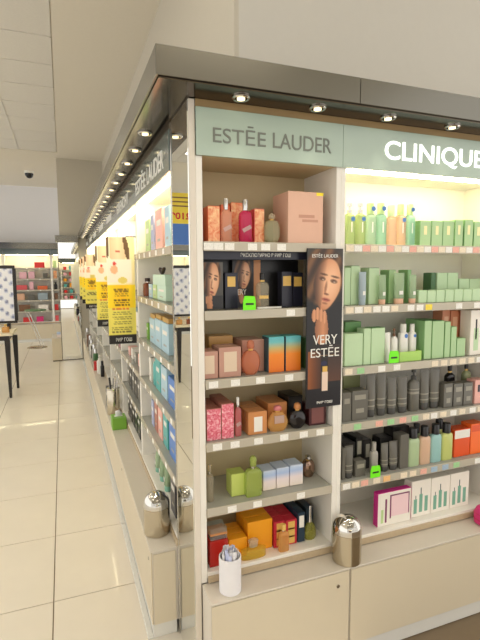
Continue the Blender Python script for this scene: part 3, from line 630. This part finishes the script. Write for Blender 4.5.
text('lettering', 'white', pp, 'ESTĒE LAUDER', .452, .562, 1.549, 1.565, -.0133, .0005, 0)
text('lettering', 'white', pp, 'РИВ ГОШ', .478, .545, .999, 1.009, -.0133, .0005, .02)
for x in (.45, .56): box('clip', 'chrome', po, x - .005, x + .005, -.009, -.0055, 1.571, 1.58, 0)
gl = thing('dark_glorifier', 'dark framed perfume display set with portrait panels on the second shelf', 'display', (0, 0, 1.3656))
box('back_board', 'black', gl, .05, .47, .13, .134, 0, .18, 0)
hd = box('header_board', 'navy', gl, .05, .455, .026, .03, .176, .206, 0); text('lettering', 'white', hd, 'ЭКСКЛЮЗИВНО В РИВ ГОШ', .187, .384, .185, .199, .0258, .0005, .01)
box('side_wall', 'black', gl, .0465, .05, .026, .134, 0, .206, 0); box('top_wall', 'black', gl, .05, .455, .03, .134, .2, .206, 0)
def por(u, v):
    c = mixc((96, 92, 84), (60, 58, 56), v); c = face(u, v, .42, .36, .52, .8, c); 
    if v > .72 and u > .45: c = (40, 38, 42)
    return hand(u, v, .3, .84, .34, .5, c)
def por2(u, v):
    c = (38, 32, 34); c = face(u, v, .52, .3, .42, .75, c)
    if v > .6: c = mixc(c, (30, 28, 34), .85)
    return hand(u, v, .38, .72, .26, .6, c)
q = box('portrait_panel', 'slate_dark', gl, .054, .13, .05, .053, 0, .168, 0); painted('picture_print', q, .055, .129, .004, .166, .0492, 40, 80, por)
q = box('portrait_panel', 'slate_dark', gl, .185, .27, .105, .108, 0, .176, 0); painted('picture_print', q, .186, .269, .004, .174, .1042, 40, 80, por2)
text('lettering', 'white', q, 'VERY', .19, .24, .048, .068, .104, .0005)
box('copper_panel', 'copper', gl, .272, .30, .11, .112, 0, .176, 0)
box('pedestal', 'white', gl, .25, .345, .0195, .028, 0, .006, .0005)
for x, z, lb in ((.206, 1.365, 'neon green price flag clipped to the perfume shelf'), (.832, 1.13, 'neon green price flag below the white tubes'), (.757, .662, 'neon green price flag among the black cartons')):
    t = thing('price_flag', lb, 'price tag', (x, -.0095, z), 0, 'neon green price flags')
    bm = bmesh.new(); vv = [(-.024, 0), (.024, 0), (.024, .03), (.02, .048), (-.018, .05), (-.023, .032)]
    A = [bm.verts.new((a, -.001, b)) for a, b in vv]; B = [bm.verts.new((a, .001, b)) for a, b in vv]
    bm.faces.new(A); bm.faces.new(B[::-1])
    for i in range(6): bm.faces.new((A[i], B[i], B[(i + 1) % 6], A[(i + 1) % 6]))
    bmesh.ops.recalc_face_normals(bm, faces=bm.faces); link('flag', bm_mesh(bm), 'neon', t)
    box('print_bar', 'ink', t, -.014, .016, -.0015, -.0009, .018, .025, 0); box('clip', 'rail', t, -.01, .01, .001, .0028, .0, .01, 0)

# ------------------------------------------------------------------ goods in the front bays
I('carton',0.092,0.03,0.043,0.07,0.122,1,'peach_foil', 'peach foil fragrance carton at the left end of the top shelf', side='orange')
I('carton',0.197,0.085,0.046,0.07,0.145,1,'peach_foil', 'peach foil carton between the orange and the magenta bottles', side='orange')
I('carton',0.153,0.085,0.034,0.07,0.136,1,'orange', 'orange carton behind the tall orange perfume bottle', side='orange')
I('tall',0.138,0.02,0.04,0.035,0.15,1,'orange_glass', 'tall orange perfume bottle with silver cap on the top shelf', cap='silver', label='silver_film')
I('tall',0.21,0.02,0.045,0.035,0.15,1,'magenta_glass', 'tall magenta perfume bottle with silver cap on the top shelf', cap='silver', label='silver_film')
I('carton',0.27,0.05,0.039,0.07,0.122,1,'peach_foil', 'narrow peach carton right of the magenta bottle', side='pink_red')
I('oval',0.314,0.02,0.063,0.04,0.106,1,'champagne_glass', 'small rounded pale green glass perfume bottle beside the big pink box', cap='clear_ball')
I('carton',0.442,0.02,0.145,0.13,0.186,1,'powder_pink', 'large powder pink gift box with a yellow corner sticker', prints=[('yellow',.8,1,.94,1),('pink_script',.3,.75,.5,.56),('pink_script',.4,.85,.42,.47)])
I('carton',0.165,0.06,0.05,0.04,0.129,2,'navy', 'navy carton with gold label next to the portrait panel', prints=[('gold',.2,.8,.62,.9)])
I('carton',0.388,0.06,0.044,0.04,0.132,2,'navy', 'navy carton with gold label right of the clear tester bottle', prints=[('gold',.1,.85,.6,.88)])
I('carton',0.436,0.065,0.043,0.04,0.128,2,'navy', 'navy carton with gold label beside the hanging poster', prints=[('gold',.1,.85,.6,.88)])
I('tall',0.279,0.03,0.047,0.03,0.129,2,'clear_glass', 'clear square shouldered tester bottle standing in the dark glorifier', cap='black', label='gold')
I('carton',0.072,0.02,0.053,0.09,0.096,3,'mauve', 'mauve carton with cream label against the white end panel', prints=[('cream_print',.1,.75,.18,.85)], deep=2)
I('carton',0.144,0.02,0.083,0.09,0.107,3,'mauve', 'mauve carton with cream label, second from the end panel', prints=[('cream_print',.22,.8,.18,.85)], deep=2)
I('carton',0.145,0.125,0.095,0.07,0.134,3,'brass', 'brassy carton lying in the back row behind the mauve cartons')
I('carton',0.253,0.07,0.089,0.1,0.121,3,'mauve', 'mauve carton directly behind the round peach bottle')
I('round',0.229,0.02,0.076,0.035,0.125,3,'peach_glass', 'round flat peach perfume bottle in front of its mauve carton', cap='peach_glass')
I('carton',0.33,0.03,0.065,0.06,0.133,3,'sunset', 'left carton of the turquoise to orange pair', side='teal_dark', top='teal_box')
I('carton',0.4,0.03,0.065,0.06,0.133,3,'sunset', 'right carton of the turquoise to orange pair', side='teal_dark', top='teal_box')
I('carton',0.485,0.04,0.053,0.06,0.119,3,'dark_green', 'dark green carton half hidden by the hanging poster')
I('carton',0.081,0.02,0.054,0.15,0.115,4,'pink_marble', 'pink and red marbled carton touching the white end panel', side='brown_pink', deep=3)
I('carton',0.133,0.02,0.047,0.15,0.128,4,'pink_marble', 'pink and red marbled carton, inner one of the two', side='brown_pink', deep=3)
I('tall',0.177,0.025,0.025,0.02,0.144,4,'pink_glass', 'slim pink perfume bottle beside the marbled cartons', cap='white', label='silver_film')
I('carton',0.25,0.02,0.074,0.15,0.085,4,'copper', 'copper carton with white label in the middle of its shelf', prints=[('white_print',.3,.75,.12,.78)], deep=3)
I('carton',0.354,0.07,0.081,0.12,0.095,4,'copper', 'copper carton behind the golden perfume bottle')
I('heart',0.336,0.015,0.087,0.035,0.096,4,'gold_glass', 'golden heart shaped perfume bottle in front of a copper carton', cap='rose')
I('carton',0.432,0.07,0.061,0.1,0.114,4,'black', 'black carton behind the black round bottle')
I('round',0.42,0.015,0.073,0.035,0.098,4,'black_glass', 'black round perfume bottle with amber cap', cap='copper')
I('carton',0.508,0.03,0.074,0.07,0.081,4,'maroon', 'maroon carton with lighter frame below the hanging poster', prints=[('maroon_light',.14,.86,.1,.92)])
I('tall',0.073,0.04,0.025,0.025,0.139,5,'clear_glass', 'clear glass tester bottle alone by the white end panel', cap='clear_ball')
I('carton',0.185,0.05,0.058,0.06,0.086,5,'lime', 'lime green fragrance carton')
I('flat',0.237,0.02,0.064,0.03,0.152,5,'lime_glass', 'square lime green glass perfume bottle beside the lime carton', cap='lime_glass')
I('carton',0.312,0.05,0.053,0.07,0.077,5,'sky_fade', 'left one of three white and blue cartons in a row')
I('carton',0.369,0.05,0.054,0.07,0.08,5,'sky_fade', 'middle one of three white and blue cartons in a row')
I('carton',0.428,0.05,0.057,0.07,0.082,5,'sky_fade', 'right one of three white and blue cartons in a row')
I('oval',0.511,0.085,0.058,0.045,0.089,5,'dark_chrome', 'chrome pebble shaped perfume bottle at the right end of its shelf', cap='silver')
I('carton',0.095,0.02,0.071,0.07,0.098,6,'deep_red', 'deep red shiny carton in the bottom left corner of the shelves')
I('carton',0.177,0.04,0.074,0.12,0.076,6,'amber', 'low amber yellow carton behind the white cylinder', deep=3)
I('carton',0.274,0.055,0.104,0.13,0.12,6,'amber', 'tall amber yellow carton on the bottom shelf', deep=3)
I('flatwide',0.232,0.008,0.101,0.03,0.074,6,'yellow_glass', 'wide low yellow glass perfume bottle on the bottom shelf', cap='clear_ball')
I('carton',0.353,0.045,0.046,0.13,0.105,6,'crimson', 'left red and gold carton on the bottom shelf', side='crimson', prints=[('gold',.22,.8,.06,.94),('crimson',.22,.8,.3,.36),('crimson',.22,.8,.62,.68)], deep=3)
I('carton',0.404,0.045,0.05,0.13,0.102,6,'crimson', 'right red and gold carton on the bottom shelf', side='crimson', prints=[('gold',.22,.8,.06,.94),('crimson',.22,.8,.3,.36),('crimson',.22,.8,.62,.68)], deep=3)
I('tall',0.358,0.008,0.043,0.025,0.107,6,'gold_glass', 'small golden perfume bottle in front of the red and gold cartons', cap='gold')
I('carton',0.449,0.045,0.032,0.14,0.123,6,'teal_navy', 'dark blue slim carton with white label on the bottom shelf', prints=[('white_print',.2,.85,.5,.9)], deep=3)
I('carton',0.516,0.1,0.033,0.1,0.103,6,'teal_navy', 'dark blue slim carton at the back beside the green bottle')
I('flask',0.495,0.04,0.052,0.035,0.137,6,'olive_glass', 'green flask shaped perfume bottle with long silver neck', cap='silver')
I('pump',0.648,0.03,0.043,0.035,0.158,1,'green_glass', 'green lotion pump bottle next to the white divider', cap='silver', dot=1)
I('pump',0.697,0.03,0.041,0.035,0.16,1,'green_glass', 'green lotion pump bottle, second from the white divider', cap='silver', dot=1)
I('capped',0.744,0.03,0.045,0.035,0.162,1,'mint_glass', 'mint lotion bottle with green cap beside the second pump bottle', cap='leaf', dot=2)
I('capped',0.794,0.03,0.045,0.035,0.165,1,'aqua_glass', 'aqua lotion bottle with green cap next to a salmon one', cap='leaf', dot=2)
I('capped',0.844,0.03,0.044,0.035,0.159,1,'salmon_glass', 'salmon lotion bottle with pale cap, left of two', cap='pale_green')
I('capped',0.891,0.03,0.042,0.035,0.165,1,'salmon_glass', 'salmon lotion bottle with green cap, right of two', cap='leaf', dot=1)
I('capped',0.938,0.03,0.041,0.035,0.167,1,'aqua_glass', 'aqua lotion bottle with green cap beside the green cartons', cap='leaf', dot=2)
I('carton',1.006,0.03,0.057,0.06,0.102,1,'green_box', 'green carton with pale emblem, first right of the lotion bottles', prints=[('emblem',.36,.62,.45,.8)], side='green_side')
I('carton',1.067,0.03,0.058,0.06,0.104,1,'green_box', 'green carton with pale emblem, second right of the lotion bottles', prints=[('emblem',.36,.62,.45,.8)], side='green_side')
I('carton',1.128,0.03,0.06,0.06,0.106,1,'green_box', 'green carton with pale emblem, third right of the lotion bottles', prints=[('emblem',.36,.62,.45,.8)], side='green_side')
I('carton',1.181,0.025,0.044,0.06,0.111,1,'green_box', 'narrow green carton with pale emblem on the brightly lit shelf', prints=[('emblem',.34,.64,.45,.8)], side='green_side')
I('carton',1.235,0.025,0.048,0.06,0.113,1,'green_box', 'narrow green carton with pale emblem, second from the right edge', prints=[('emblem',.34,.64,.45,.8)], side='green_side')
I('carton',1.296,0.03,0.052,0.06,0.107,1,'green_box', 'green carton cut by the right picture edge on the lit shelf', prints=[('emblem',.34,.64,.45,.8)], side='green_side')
I('carton',0.645,0.047,0.028,0.06,0.146,2,'green_pale', 'slim pale green carton beside the white divider')
I('carton',0.681,0.047,0.04,0.06,0.154,2,'green_pale', 'pale green carton with dark green top, left of the grey tube', top='dark_green')
I('tube',0.702,0.015,0.033,0.03,0.13,2,'blue_grey', 'blue grey cosmetic tube with pale cap between green cartons', cap='blue_grey')
I('carton',0.77,0.047,0.048,0.06,0.146,2,'green_pale', 'pale green carton with dark green top, right of the grey tube', top='dark_green')
I('tube',0.797,0.015,0.034,0.03,0.118,2,'green_clear', 'pale green tube with peach label, left of three', cap='peach_cap')
I('carton',0.867,0.056,0.033,0.06,0.137,2,'green_box', 'green carton between the first and second green tubes', side='green_side')
I('tube',0.881,0.015,0.052,0.035,0.125,2,'green_clear', 'pale green tube with peach label, middle of three', cap='peach_cap')
I('carton',0.954,0.056,0.018,0.06,0.137,2,'green_side', 'thin dark green carton between the second and third green tubes')
I('tube',0.948,0.015,0.036,0.03,0.117,2,'green_clear', 'pale green tube with peach label, right of three', cap='peach_cap')
I('carton',0.995,0.02,0.042,0.05,0.052,2,'green_pale', 'low pale green carton, leftmost in the low front row')
I('carton',1.042,0.02,0.045,0.05,0.051,2,'green_pale', 'low pale green carton, second in the low front row')
I('carton',1.09,0.02,0.045,0.05,0.052,2,'green_pale', 'low pale green carton, third in the low front row')
I('carton',1.139,0.02,0.046,0.05,0.052,2,'green_pale', 'low pale green carton, fourth in the low front row')
I('carton',1.189,0.02,0.047,0.05,0.053,2,'green_pale', 'low pale green carton, fifth in the low front row')
I('carton',1.24,0.02,0.048,0.05,0.052,2,'green_pale', 'low pale green carton, sixth in the low front row')
I('carton',1.294,0.02,0.055,0.05,0.053,2,'green_pale', 'low pale green carton, seventh in the low front row at picture edge')
I('carton',1.114,0.09,0.025,0.05,0.124,2,'dark_green', 'thin dark green carton standing behind the low front row')
I('carton',1.163,0.09,0.057,0.05,0.123,2,'green_pale', 'tall pale green carton behind the low row, left of two')
I('carton',1.224,0.09,0.06,0.05,0.123,2,'green_pale', 'tall pale green carton behind the low row, right of two')
I('carton',1.291,0.09,0.059,0.05,0.096,2,'green_pale', 'mid height pale green carton behind the low row')
I('carton',1.358,0.09,0.069,0.05,0.095,2,'green_pale', 'mid height pale green carton behind the low row at picture edge')
I('carton',0.662,0.02,0.084,0.05,0.128,3,'green_pale', 'wide pale green carton beside the white divider on the third shelf')
I('carton',0.702,0.085,0.077,0.07,0.167,3,'green_deep', 'deep green carton behind the wide pale green carton')
I('carton',0.725,0.02,0.033,0.05,0.145,3,'green_pale', 'slim pale green carton on the third shelf')
I('carton',0.777,0.02,0.065,0.05,0.146,3,'green_pale', 'pale green carton left of the white tubes', top='green_deep')
I('tube',0.843,0.035,0.028,0.022,0.121,3,'white', 'slim white tube with dark print beside the neon green tag', cap='white')
I('pump',0.876,0.035,0.028,0.025,0.136,3,'white', 'slim white pump bottle behind the neon green tag', cap='brown')
I('tray',0.935,0.012,0.113,0.075,0.041,3,'lime_bright', 'bright green display tray under the white tubes')
I('capped',0.928,0.04,0.041,0.03,0.132,3,'white', 'white tube with blue sticker, left of two on the green tray', cap='white', dot=1, lift=.02)
I('capped',0.975,0.04,0.032,0.028,0.13,3,'white', 'white tube with blue sticker, right of two on the green tray', cap='white', dot=1, lift=.02)
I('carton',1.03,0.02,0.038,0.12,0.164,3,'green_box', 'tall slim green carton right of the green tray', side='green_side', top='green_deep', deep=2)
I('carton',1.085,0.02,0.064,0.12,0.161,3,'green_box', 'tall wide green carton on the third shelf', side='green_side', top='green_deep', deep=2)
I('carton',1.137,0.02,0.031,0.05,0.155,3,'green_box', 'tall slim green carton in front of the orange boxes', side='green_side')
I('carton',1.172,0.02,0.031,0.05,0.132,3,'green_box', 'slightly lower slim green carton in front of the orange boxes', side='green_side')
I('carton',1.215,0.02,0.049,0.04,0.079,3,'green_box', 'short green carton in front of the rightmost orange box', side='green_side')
I('carton',1.194,0.09,0.043,0.06,0.199,3,'terracotta', 'terracotta carton, left of three behind the green cartons', prints=[('terra_light',.25,.8,.6,.85)])
I('carton',1.245,0.09,0.047,0.06,0.195,3,'terracotta', 'terracotta carton, middle of three behind the green cartons', prints=[('terra_light',.25,.8,.6,.85)])
I('carton',1.297,0.08,0.048,0.06,0.19,3,'terracotta', 'terracotta carton, right of three and fully tall', prints=[('terra_light',.25,.8,.6,.85)])
I('carton',1.299,0.02,0.068,0.06,0.199,3,'white_warm', 'white carton with green window and dark print at picture edge', prints=[('green_pale',.3,.7,.1,.6),('black',.42,.55,.35,.8)])
I('carton',0.725,0.12,0.082,0.06,0.18,4,'olive_box', 'olive carton in the back behind the grey cartons')
I('carton',0.635,0.02,0.041,0.06,0.118,4,'slate', 'slim slate grey carton beside the white divider', prints=[('slate_print',.2,.8,.62,.8)])
I('carton',0.697,0.02,0.075,0.06,0.121,4,'slate', 'wide slate grey carton near the white divider', prints=[('slate_print',.15,.85,.7,.86),('slate_print',.25,.75,.25,.4)])
I('tube',0.765,0.03,0.044,0.03,0.182,4,'slate', 'slate grey tube, first in the row of four', cap='slate_dark', bands=1)
I('tube',0.817,0.03,0.046,0.03,0.182,4,'slate', 'slate grey tube, second in the row of four', cap='slate_dark', bands=1)
I('tube',0.87,0.03,0.046,0.03,0.156,4,'slate', 'slate grey tube, third and shortest in the row of four', cap='slate_dark', bands=1)
I('tube',0.926,0.03,0.05,0.03,0.156,4,'slate', 'slate grey tube, last in the row of four', cap='slate_dark', bands=1)
I('pump',0.986,0.03,0.051,0.035,0.181,4,'slate', 'slate grey pump bottle in the middle of the grey row', cap='slate_dark', bands=1)
I('tube',1.044,0.03,0.05,0.033,0.176,4,'slate', 'tall slate grey tube right of the pump bottle, left of two', cap='slate_dark', bands=1)
I('tube',1.1,0.03,0.053,0.033,0.176,4,'slate', 'tall slate grey tube right of the pump bottle, right of two', cap='slate_dark', bands=1)
I('carton',1.155,0.02,0.049,0.05,0.107,4,'slate', 'slate grey carton, left of three small ones', prints=[('slate_print',.2,.85,.65,.85),('slate_print',.3,.75,.2,.4)])
I('carton',1.212,0.02,0.052,0.05,0.102,4,'slate', 'slate grey carton, middle of three small ones', prints=[('slate_print',.2,.85,.65,.85),('slate_print',.3,.75,.2,.4)])
I('carton',1.27,0.02,0.052,0.05,0.101,4,'slate', 'slate grey carton, right of three small ones', prints=[('slate_print',.2,.85,.65,.85),('slate_print',.3,.75,.2,.4)])
I('tall',1.253,0.1,0.048,0.03,0.173,4,'black_glass', 'black spray bottle behind the three small grey cartons', cap='black')
I('tall',1.353,0.1,0.043,0.03,0.175,4,'green_dull', 'dull green bottle with black neck behind the right grey carton', cap='black')
I('carton',1.341,0.02,0.066,0.05,0.108,4,'rose_box', 'rose pink carton with dark seal at the right picture edge', prints=[('black',.25,.45,.5,.8)])
I('carton',0.683,0.07,0.059,0.1,0.129,5,'black', 'black carton at the back beside the white divider')
I('tube',0.657,0.02,0.04,0.028,0.134,5,'slate', 'slate grey tube with pale label beside the white divider', cap='slate_dark', bands=1)
I('carton',0.626,0.02,0.015,0.04,0.13,5,'slate', 'thin slate carton squeezed against the white divider')
I('carton',0.707,0.02,0.049,0.04,0.067,5,'slate', 'low slate grey carton in front of black cartons', prints=[('slate_print',.15,.85,.55,.8)])
I('carton',0.737,0.075,0.033,0.1,0.142,5,'black', 'black carton with silver edge, left of two tilted behind', prints=[('slate_print',.2,.8,.5,.9)])
I('carton',0.776,0.075,0.04,0.1,0.128,5,'black', 'black carton with silver label, right of two behind', prints=[('slate_print',.35,.85,.4,.85)])
I('capped',0.779,0.02,0.032,0.025,0.133,5,'silver_grey', 'slim silver grey bottle behind the neon green tag', cap='silver_grey')
I('carton',0.863,0.06,0.06,0.06,0.13,5,'black', 'black carton behind two grey tubes')
I('tube',0.833,0.02,0.036,0.026,0.122,5,'slate', 'short slate grey tube, left of two', cap='slate_dark', bands=1)
I('tube',0.879,0.02,0.044,0.028,0.124,5,'slate', 'short slate grey tube, right of two', cap='slate_dark', bands=1)
I('carton',0.927,0.02,0.044,0.05,0.148,5,'slate', 'tall slate grey carton next to the green toned bottles')
I('carton',0.963,0.085,0.084,0.07,0.158,5,'black', 'black carton standing highest at the back of the lower shelf')
I('capped',0.982,0.02,0.062,0.03,0.167,5,'sage_liquid', 'sage green toner bottle with black cap, leftmost of four', cap='black', dot=0)
I('capped',1.044,0.02,0.058,0.03,0.168,5,'peach_liquid', 'peach toner bottle with black cap, second of four', cap='black', dot=0)
I('capped',1.105,0.02,0.058,0.03,0.169,5,'sky_liquid', 'pale blue toner bottle with black cap, third of four', cap='black', dot=0)
I('capped',1.167,0.02,0.062,0.03,0.166,5,'lime_liquid', 'yellow green toner bottle with black cap, rightmost of four', cap='black', dot=0)
I('capped',1.05,0.075,0.048,0.03,0.161,5,'sage_liquid', 'toner bottle with black cap in the second row behind peach one', cap='black', dot=0)
I('capped',1.178,0.075,0.056,0.03,0.166,5,'lime_liquid', 'toner bottle with black cap in the second row behind blue one', cap='black', dot=0)
I('carton',1.257,0.03,0.092,0.06,0.126,5,'orange_red', 'orange red carton with white label band on top part', prints=[('white_print',.02,.98,.68,.98)])
I('carton',1.348,0.03,0.08,0.06,0.141,5,'orange_vivid', 'vivid orange carton at the right picture edge', prints=[('orange_red',0.05,1,.75,.97)])
I('carton',0.883,0.02,0.173,0.03,0.148,6,'white_warm', 'white gift set carton with magenta sides and printed frame', side='magenta', top='magenta', prints=[('pink_pale',.4,.92,.25,.85),('plum',.36,.4,.2,.88),('plum',.92,.95,.25,.9),('plum',.36,.95,.86,.9),('plum',.22,.27,.1,.8),('leaf',.1,.17,.1,.5)])
I('carton',1.035,0.03,0.106,0.05,0.164,6,'white_warm', 'white set carton with green bottle pictures, left of three', prints=[('teal_print',.12,.28,.1,.5),('teal_print',.4,.56,.12,.62),('teal_dark',.46,.5,.62,.8),('teal_print',.68,.84,.12,.55),('teal_dark',.2,.23,.5,.6)])
I('carton',1.144,0.03,0.106,0.05,0.162,6,'white_warm', 'white set carton with green bottle pictures, middle of three', prints=[('teal_print',.12,.28,.1,.5),('teal_print',.4,.56,.12,.62),('teal_dark',.46,.5,.62,.8),('teal_print',.68,.84,.12,.55),('teal_dark',.2,.23,.5,.6)])
I('carton',1.255,0.03,0.11,0.05,0.163,6,'white_warm', 'white set carton with green bottle pictures, right of three', prints=[('teal_print',.12,.28,.1,.5),('teal_print',.4,.56,.12,.62),('teal_dark',.46,.5,.62,.8),('teal_print',.68,.84,.12,.55),('teal_dark',.2,.23,.5,.6)])


# clear pack on top of the deep red carton
r = thing('clear_pack', 'clear acrylic gift pack lying on the deep red carton', 'pack', (.096, .024, .5192)); box('lid', 'pane', r, -.032, .032, 0, .06, 0, .045, .002); box('band', 'copper', r, -.0325, .0325, -.0004, .0604, .018, .026, 0)

# ------------------------------------------------------------------ goods in the first aisle bays
A = 'goods in the first aisle bay'
J('carton', 1.0, .03, .12, .07, .17, 1, 'leaf', 'green carton on the top shelf of the first aisle bay', A)
J('carton', .86, .03, .08, .07, .18, 1, 'lavender', 'lavender carton on the top shelf of the first aisle bay', A)
J('carton', .69, .03, .16, .07, .19, 1, 'pink_box', 'salmon pink carton on the top shelf of the first aisle bay', A)
J('carton', .5, .03, .1, .07, .18, 1, 'sky_box', 'pale blue carton on the top shelf close to the mirror', A)
J('tall', 1.12, .02, .07, .05, .1, 2, 'amber_glass', 'amber perfume bottle on the second shelf of the first aisle bay', A, cap='brown_dark')
J('carton', .95, .03, .1, .07, .07, 2, 'sky_box', 'low pale blue carton on the second shelf of the first aisle bay', A)
J('carton', .83, .03, .1, .07, .07, 2, 'leaf', 'low green carton on the second shelf of the first aisle bay', A)
J('carton', .66, .03, .2, .07, .07, 2, 'mint_box', 'low wide mint carton under the gift box', A)
r = thing('gift_box', 'mint white gift box with a dark ribbon bow on the low cartons', 'gift box', (.03, .72, 1.436), -PI / 2, A); carton(r, .3, .07, .05, 'mint_box')
for s in (-1, 1):
    o = link('bow_loop', loft_mesh([(0, .006, .006), (.01, .014, .01, s * .012, 0), (.026, .016, .012, s * .034, 0), (.036, .006, .006, s * .05, 0)], 12), 'brown_dark', r, (-.08, .035, .05))
L3 = [(1.08, .05, .09, 'leaf_box', 'small bright green carton on the third shelf of the first aisle bay'), (.93, .14, .13, 'sky_box', 'sky blue carton on the third aisle shelf, left of three'), (.77, .15, .14, 'sky_box', 'sky blue carton on the third aisle shelf, middle of three'), (.6, .16, .14, 'sky_box', 'sky blue carton on the third aisle shelf, nearest to the mirror')]
for y, w, h, m, lb in L3: J('carton', y, .03, w, .07, h, 3, m, lb, A)
for k, y in enumerate((.93, .77, .6)): J('carton', y, .034, .13, .06, .022, round(1.125 + (.13, .14, .14)[k] + .0008, 4), 'brass', 'flat patterned carton on a sky blue carton, ' + ('left', 'middle', 'nearest to the mirror')[k], A)
L4 = [('carton', 1.02, .06, .13, 'white_warm', 'white carton on the fourth aisle shelf'), ('pump', .92, .07, .17, 'teal_box', 'teal pump bottle with gold top on the fourth aisle shelf'), ('carton', .8, .12, .16, 'teal_box', 'teal carton on the fourth aisle shelf'), ('carton', .65, .14, .15, 'sky_box', 'sky blue carton on the fourth aisle shelf'), ('carton', .47, .16, .13, 'blue_box', 'blue carton on the fourth aisle shelf close to the mirror')]
for kd, y, w, h, m, lb in L4: J(kd, y, .03, w, .06, h, 4, m, lb, A, **({'cap': 'gold'} if kd != 'carton' else {}))
L5 = [('carton', .98, .06, .14, 'lavender', 'lavender carton on the fifth aisle shelf'), ('carton', .88, .08, .16, 'brown_pink', 'dusky pink carton on the fifth aisle shelf'), ('carton', .77, .1, .15, 'pink_box', 'salmon carton on the fifth aisle shelf'), ('carton', .64, .1, .17, 'teal_box', 'teal carton on the fifth aisle shelf'), ('carton', .48, .14, .16, 'blue_box', 'blue carton on the fifth aisle shelf close to the mirror')]
for kd, y, w, h, m, lb in L5: J(kd, y, .03, w, .06, h, 5, m, lb, A)
for k, y in enumerate((.92, .8, .68)): J('tube', y, .025, .055, .04, .15 + .01 * k, 6, 'green_clear', 'mint tube on the bottom aisle shelf, ' + ('left of three', 'middle of three', 'right of three')[k], A, cap='teal_print')
J('carton', .45, .02, .1, .06, .18, 6, 'navy', 'dark navy carton in the bottom corner beside the mirror', A)
A2 = 'goods in the second aisle bay'
B2 = [(1.9, .1, .12, 3, 'white_warm'), (1.7, .14, .13, 3, 'sky_box'), (1.45, .16, .12, 3, 'white_warm'), (1.9, .08, .06, 4, 'rose_box'), (1.75, .08, .07, 4, 'white_warm'), (1.6, .08, .06, 4, 'silver_grey'), (1.4, .12, .08, 4, 'rose_box')]
pl = ['leftmost', 'left of centre', 'middle', 'right of centre', 'rightmost', 'next to the divider', 'far right']
for n, (y, w, h, s, m) in enumerate(B2): J('carton', y, .03, w, .06, h, s, m, '%s carton on the %s shelf of the second aisle bay, %s' % (m.replace('_', ' '), GRP[s], pl[n] if n < 3 else pl[n - 3]), A2)
for n in range(6): J('carton', 1.98 - .125 * n, .025, .1, .06, .17 - .012 * (n % 3), 6, 'black', 'black carton on the bottom shelf of the second aisle bay, %s' % ['first from the far divider', 'second from the far divider', 'third from the far divider', 'fourth from the far divider', 'fifth from the far divider', 'sixth from the far divider'][n], A2)
for n in range(6): J('carton', 1.98 - .125 * n, .03, .1, .06, .15, 5, 'black' if n % 2 else 'slate', 'dark carton on the fifth shelf of the second aisle bay, %s' % ['first from the far divider', 'second from the far divider', 'third from the far divider', 'fourth from the far divider', 'fifth from the far divider', 'sixth from the far divider'][n], A2)
J('capped', 2.5, .02, .06, .05, .16, 4, 'hot_pink', 'hot pink bottle on the fourth shelf of the third aisle bay', None, cap='hot_pink')
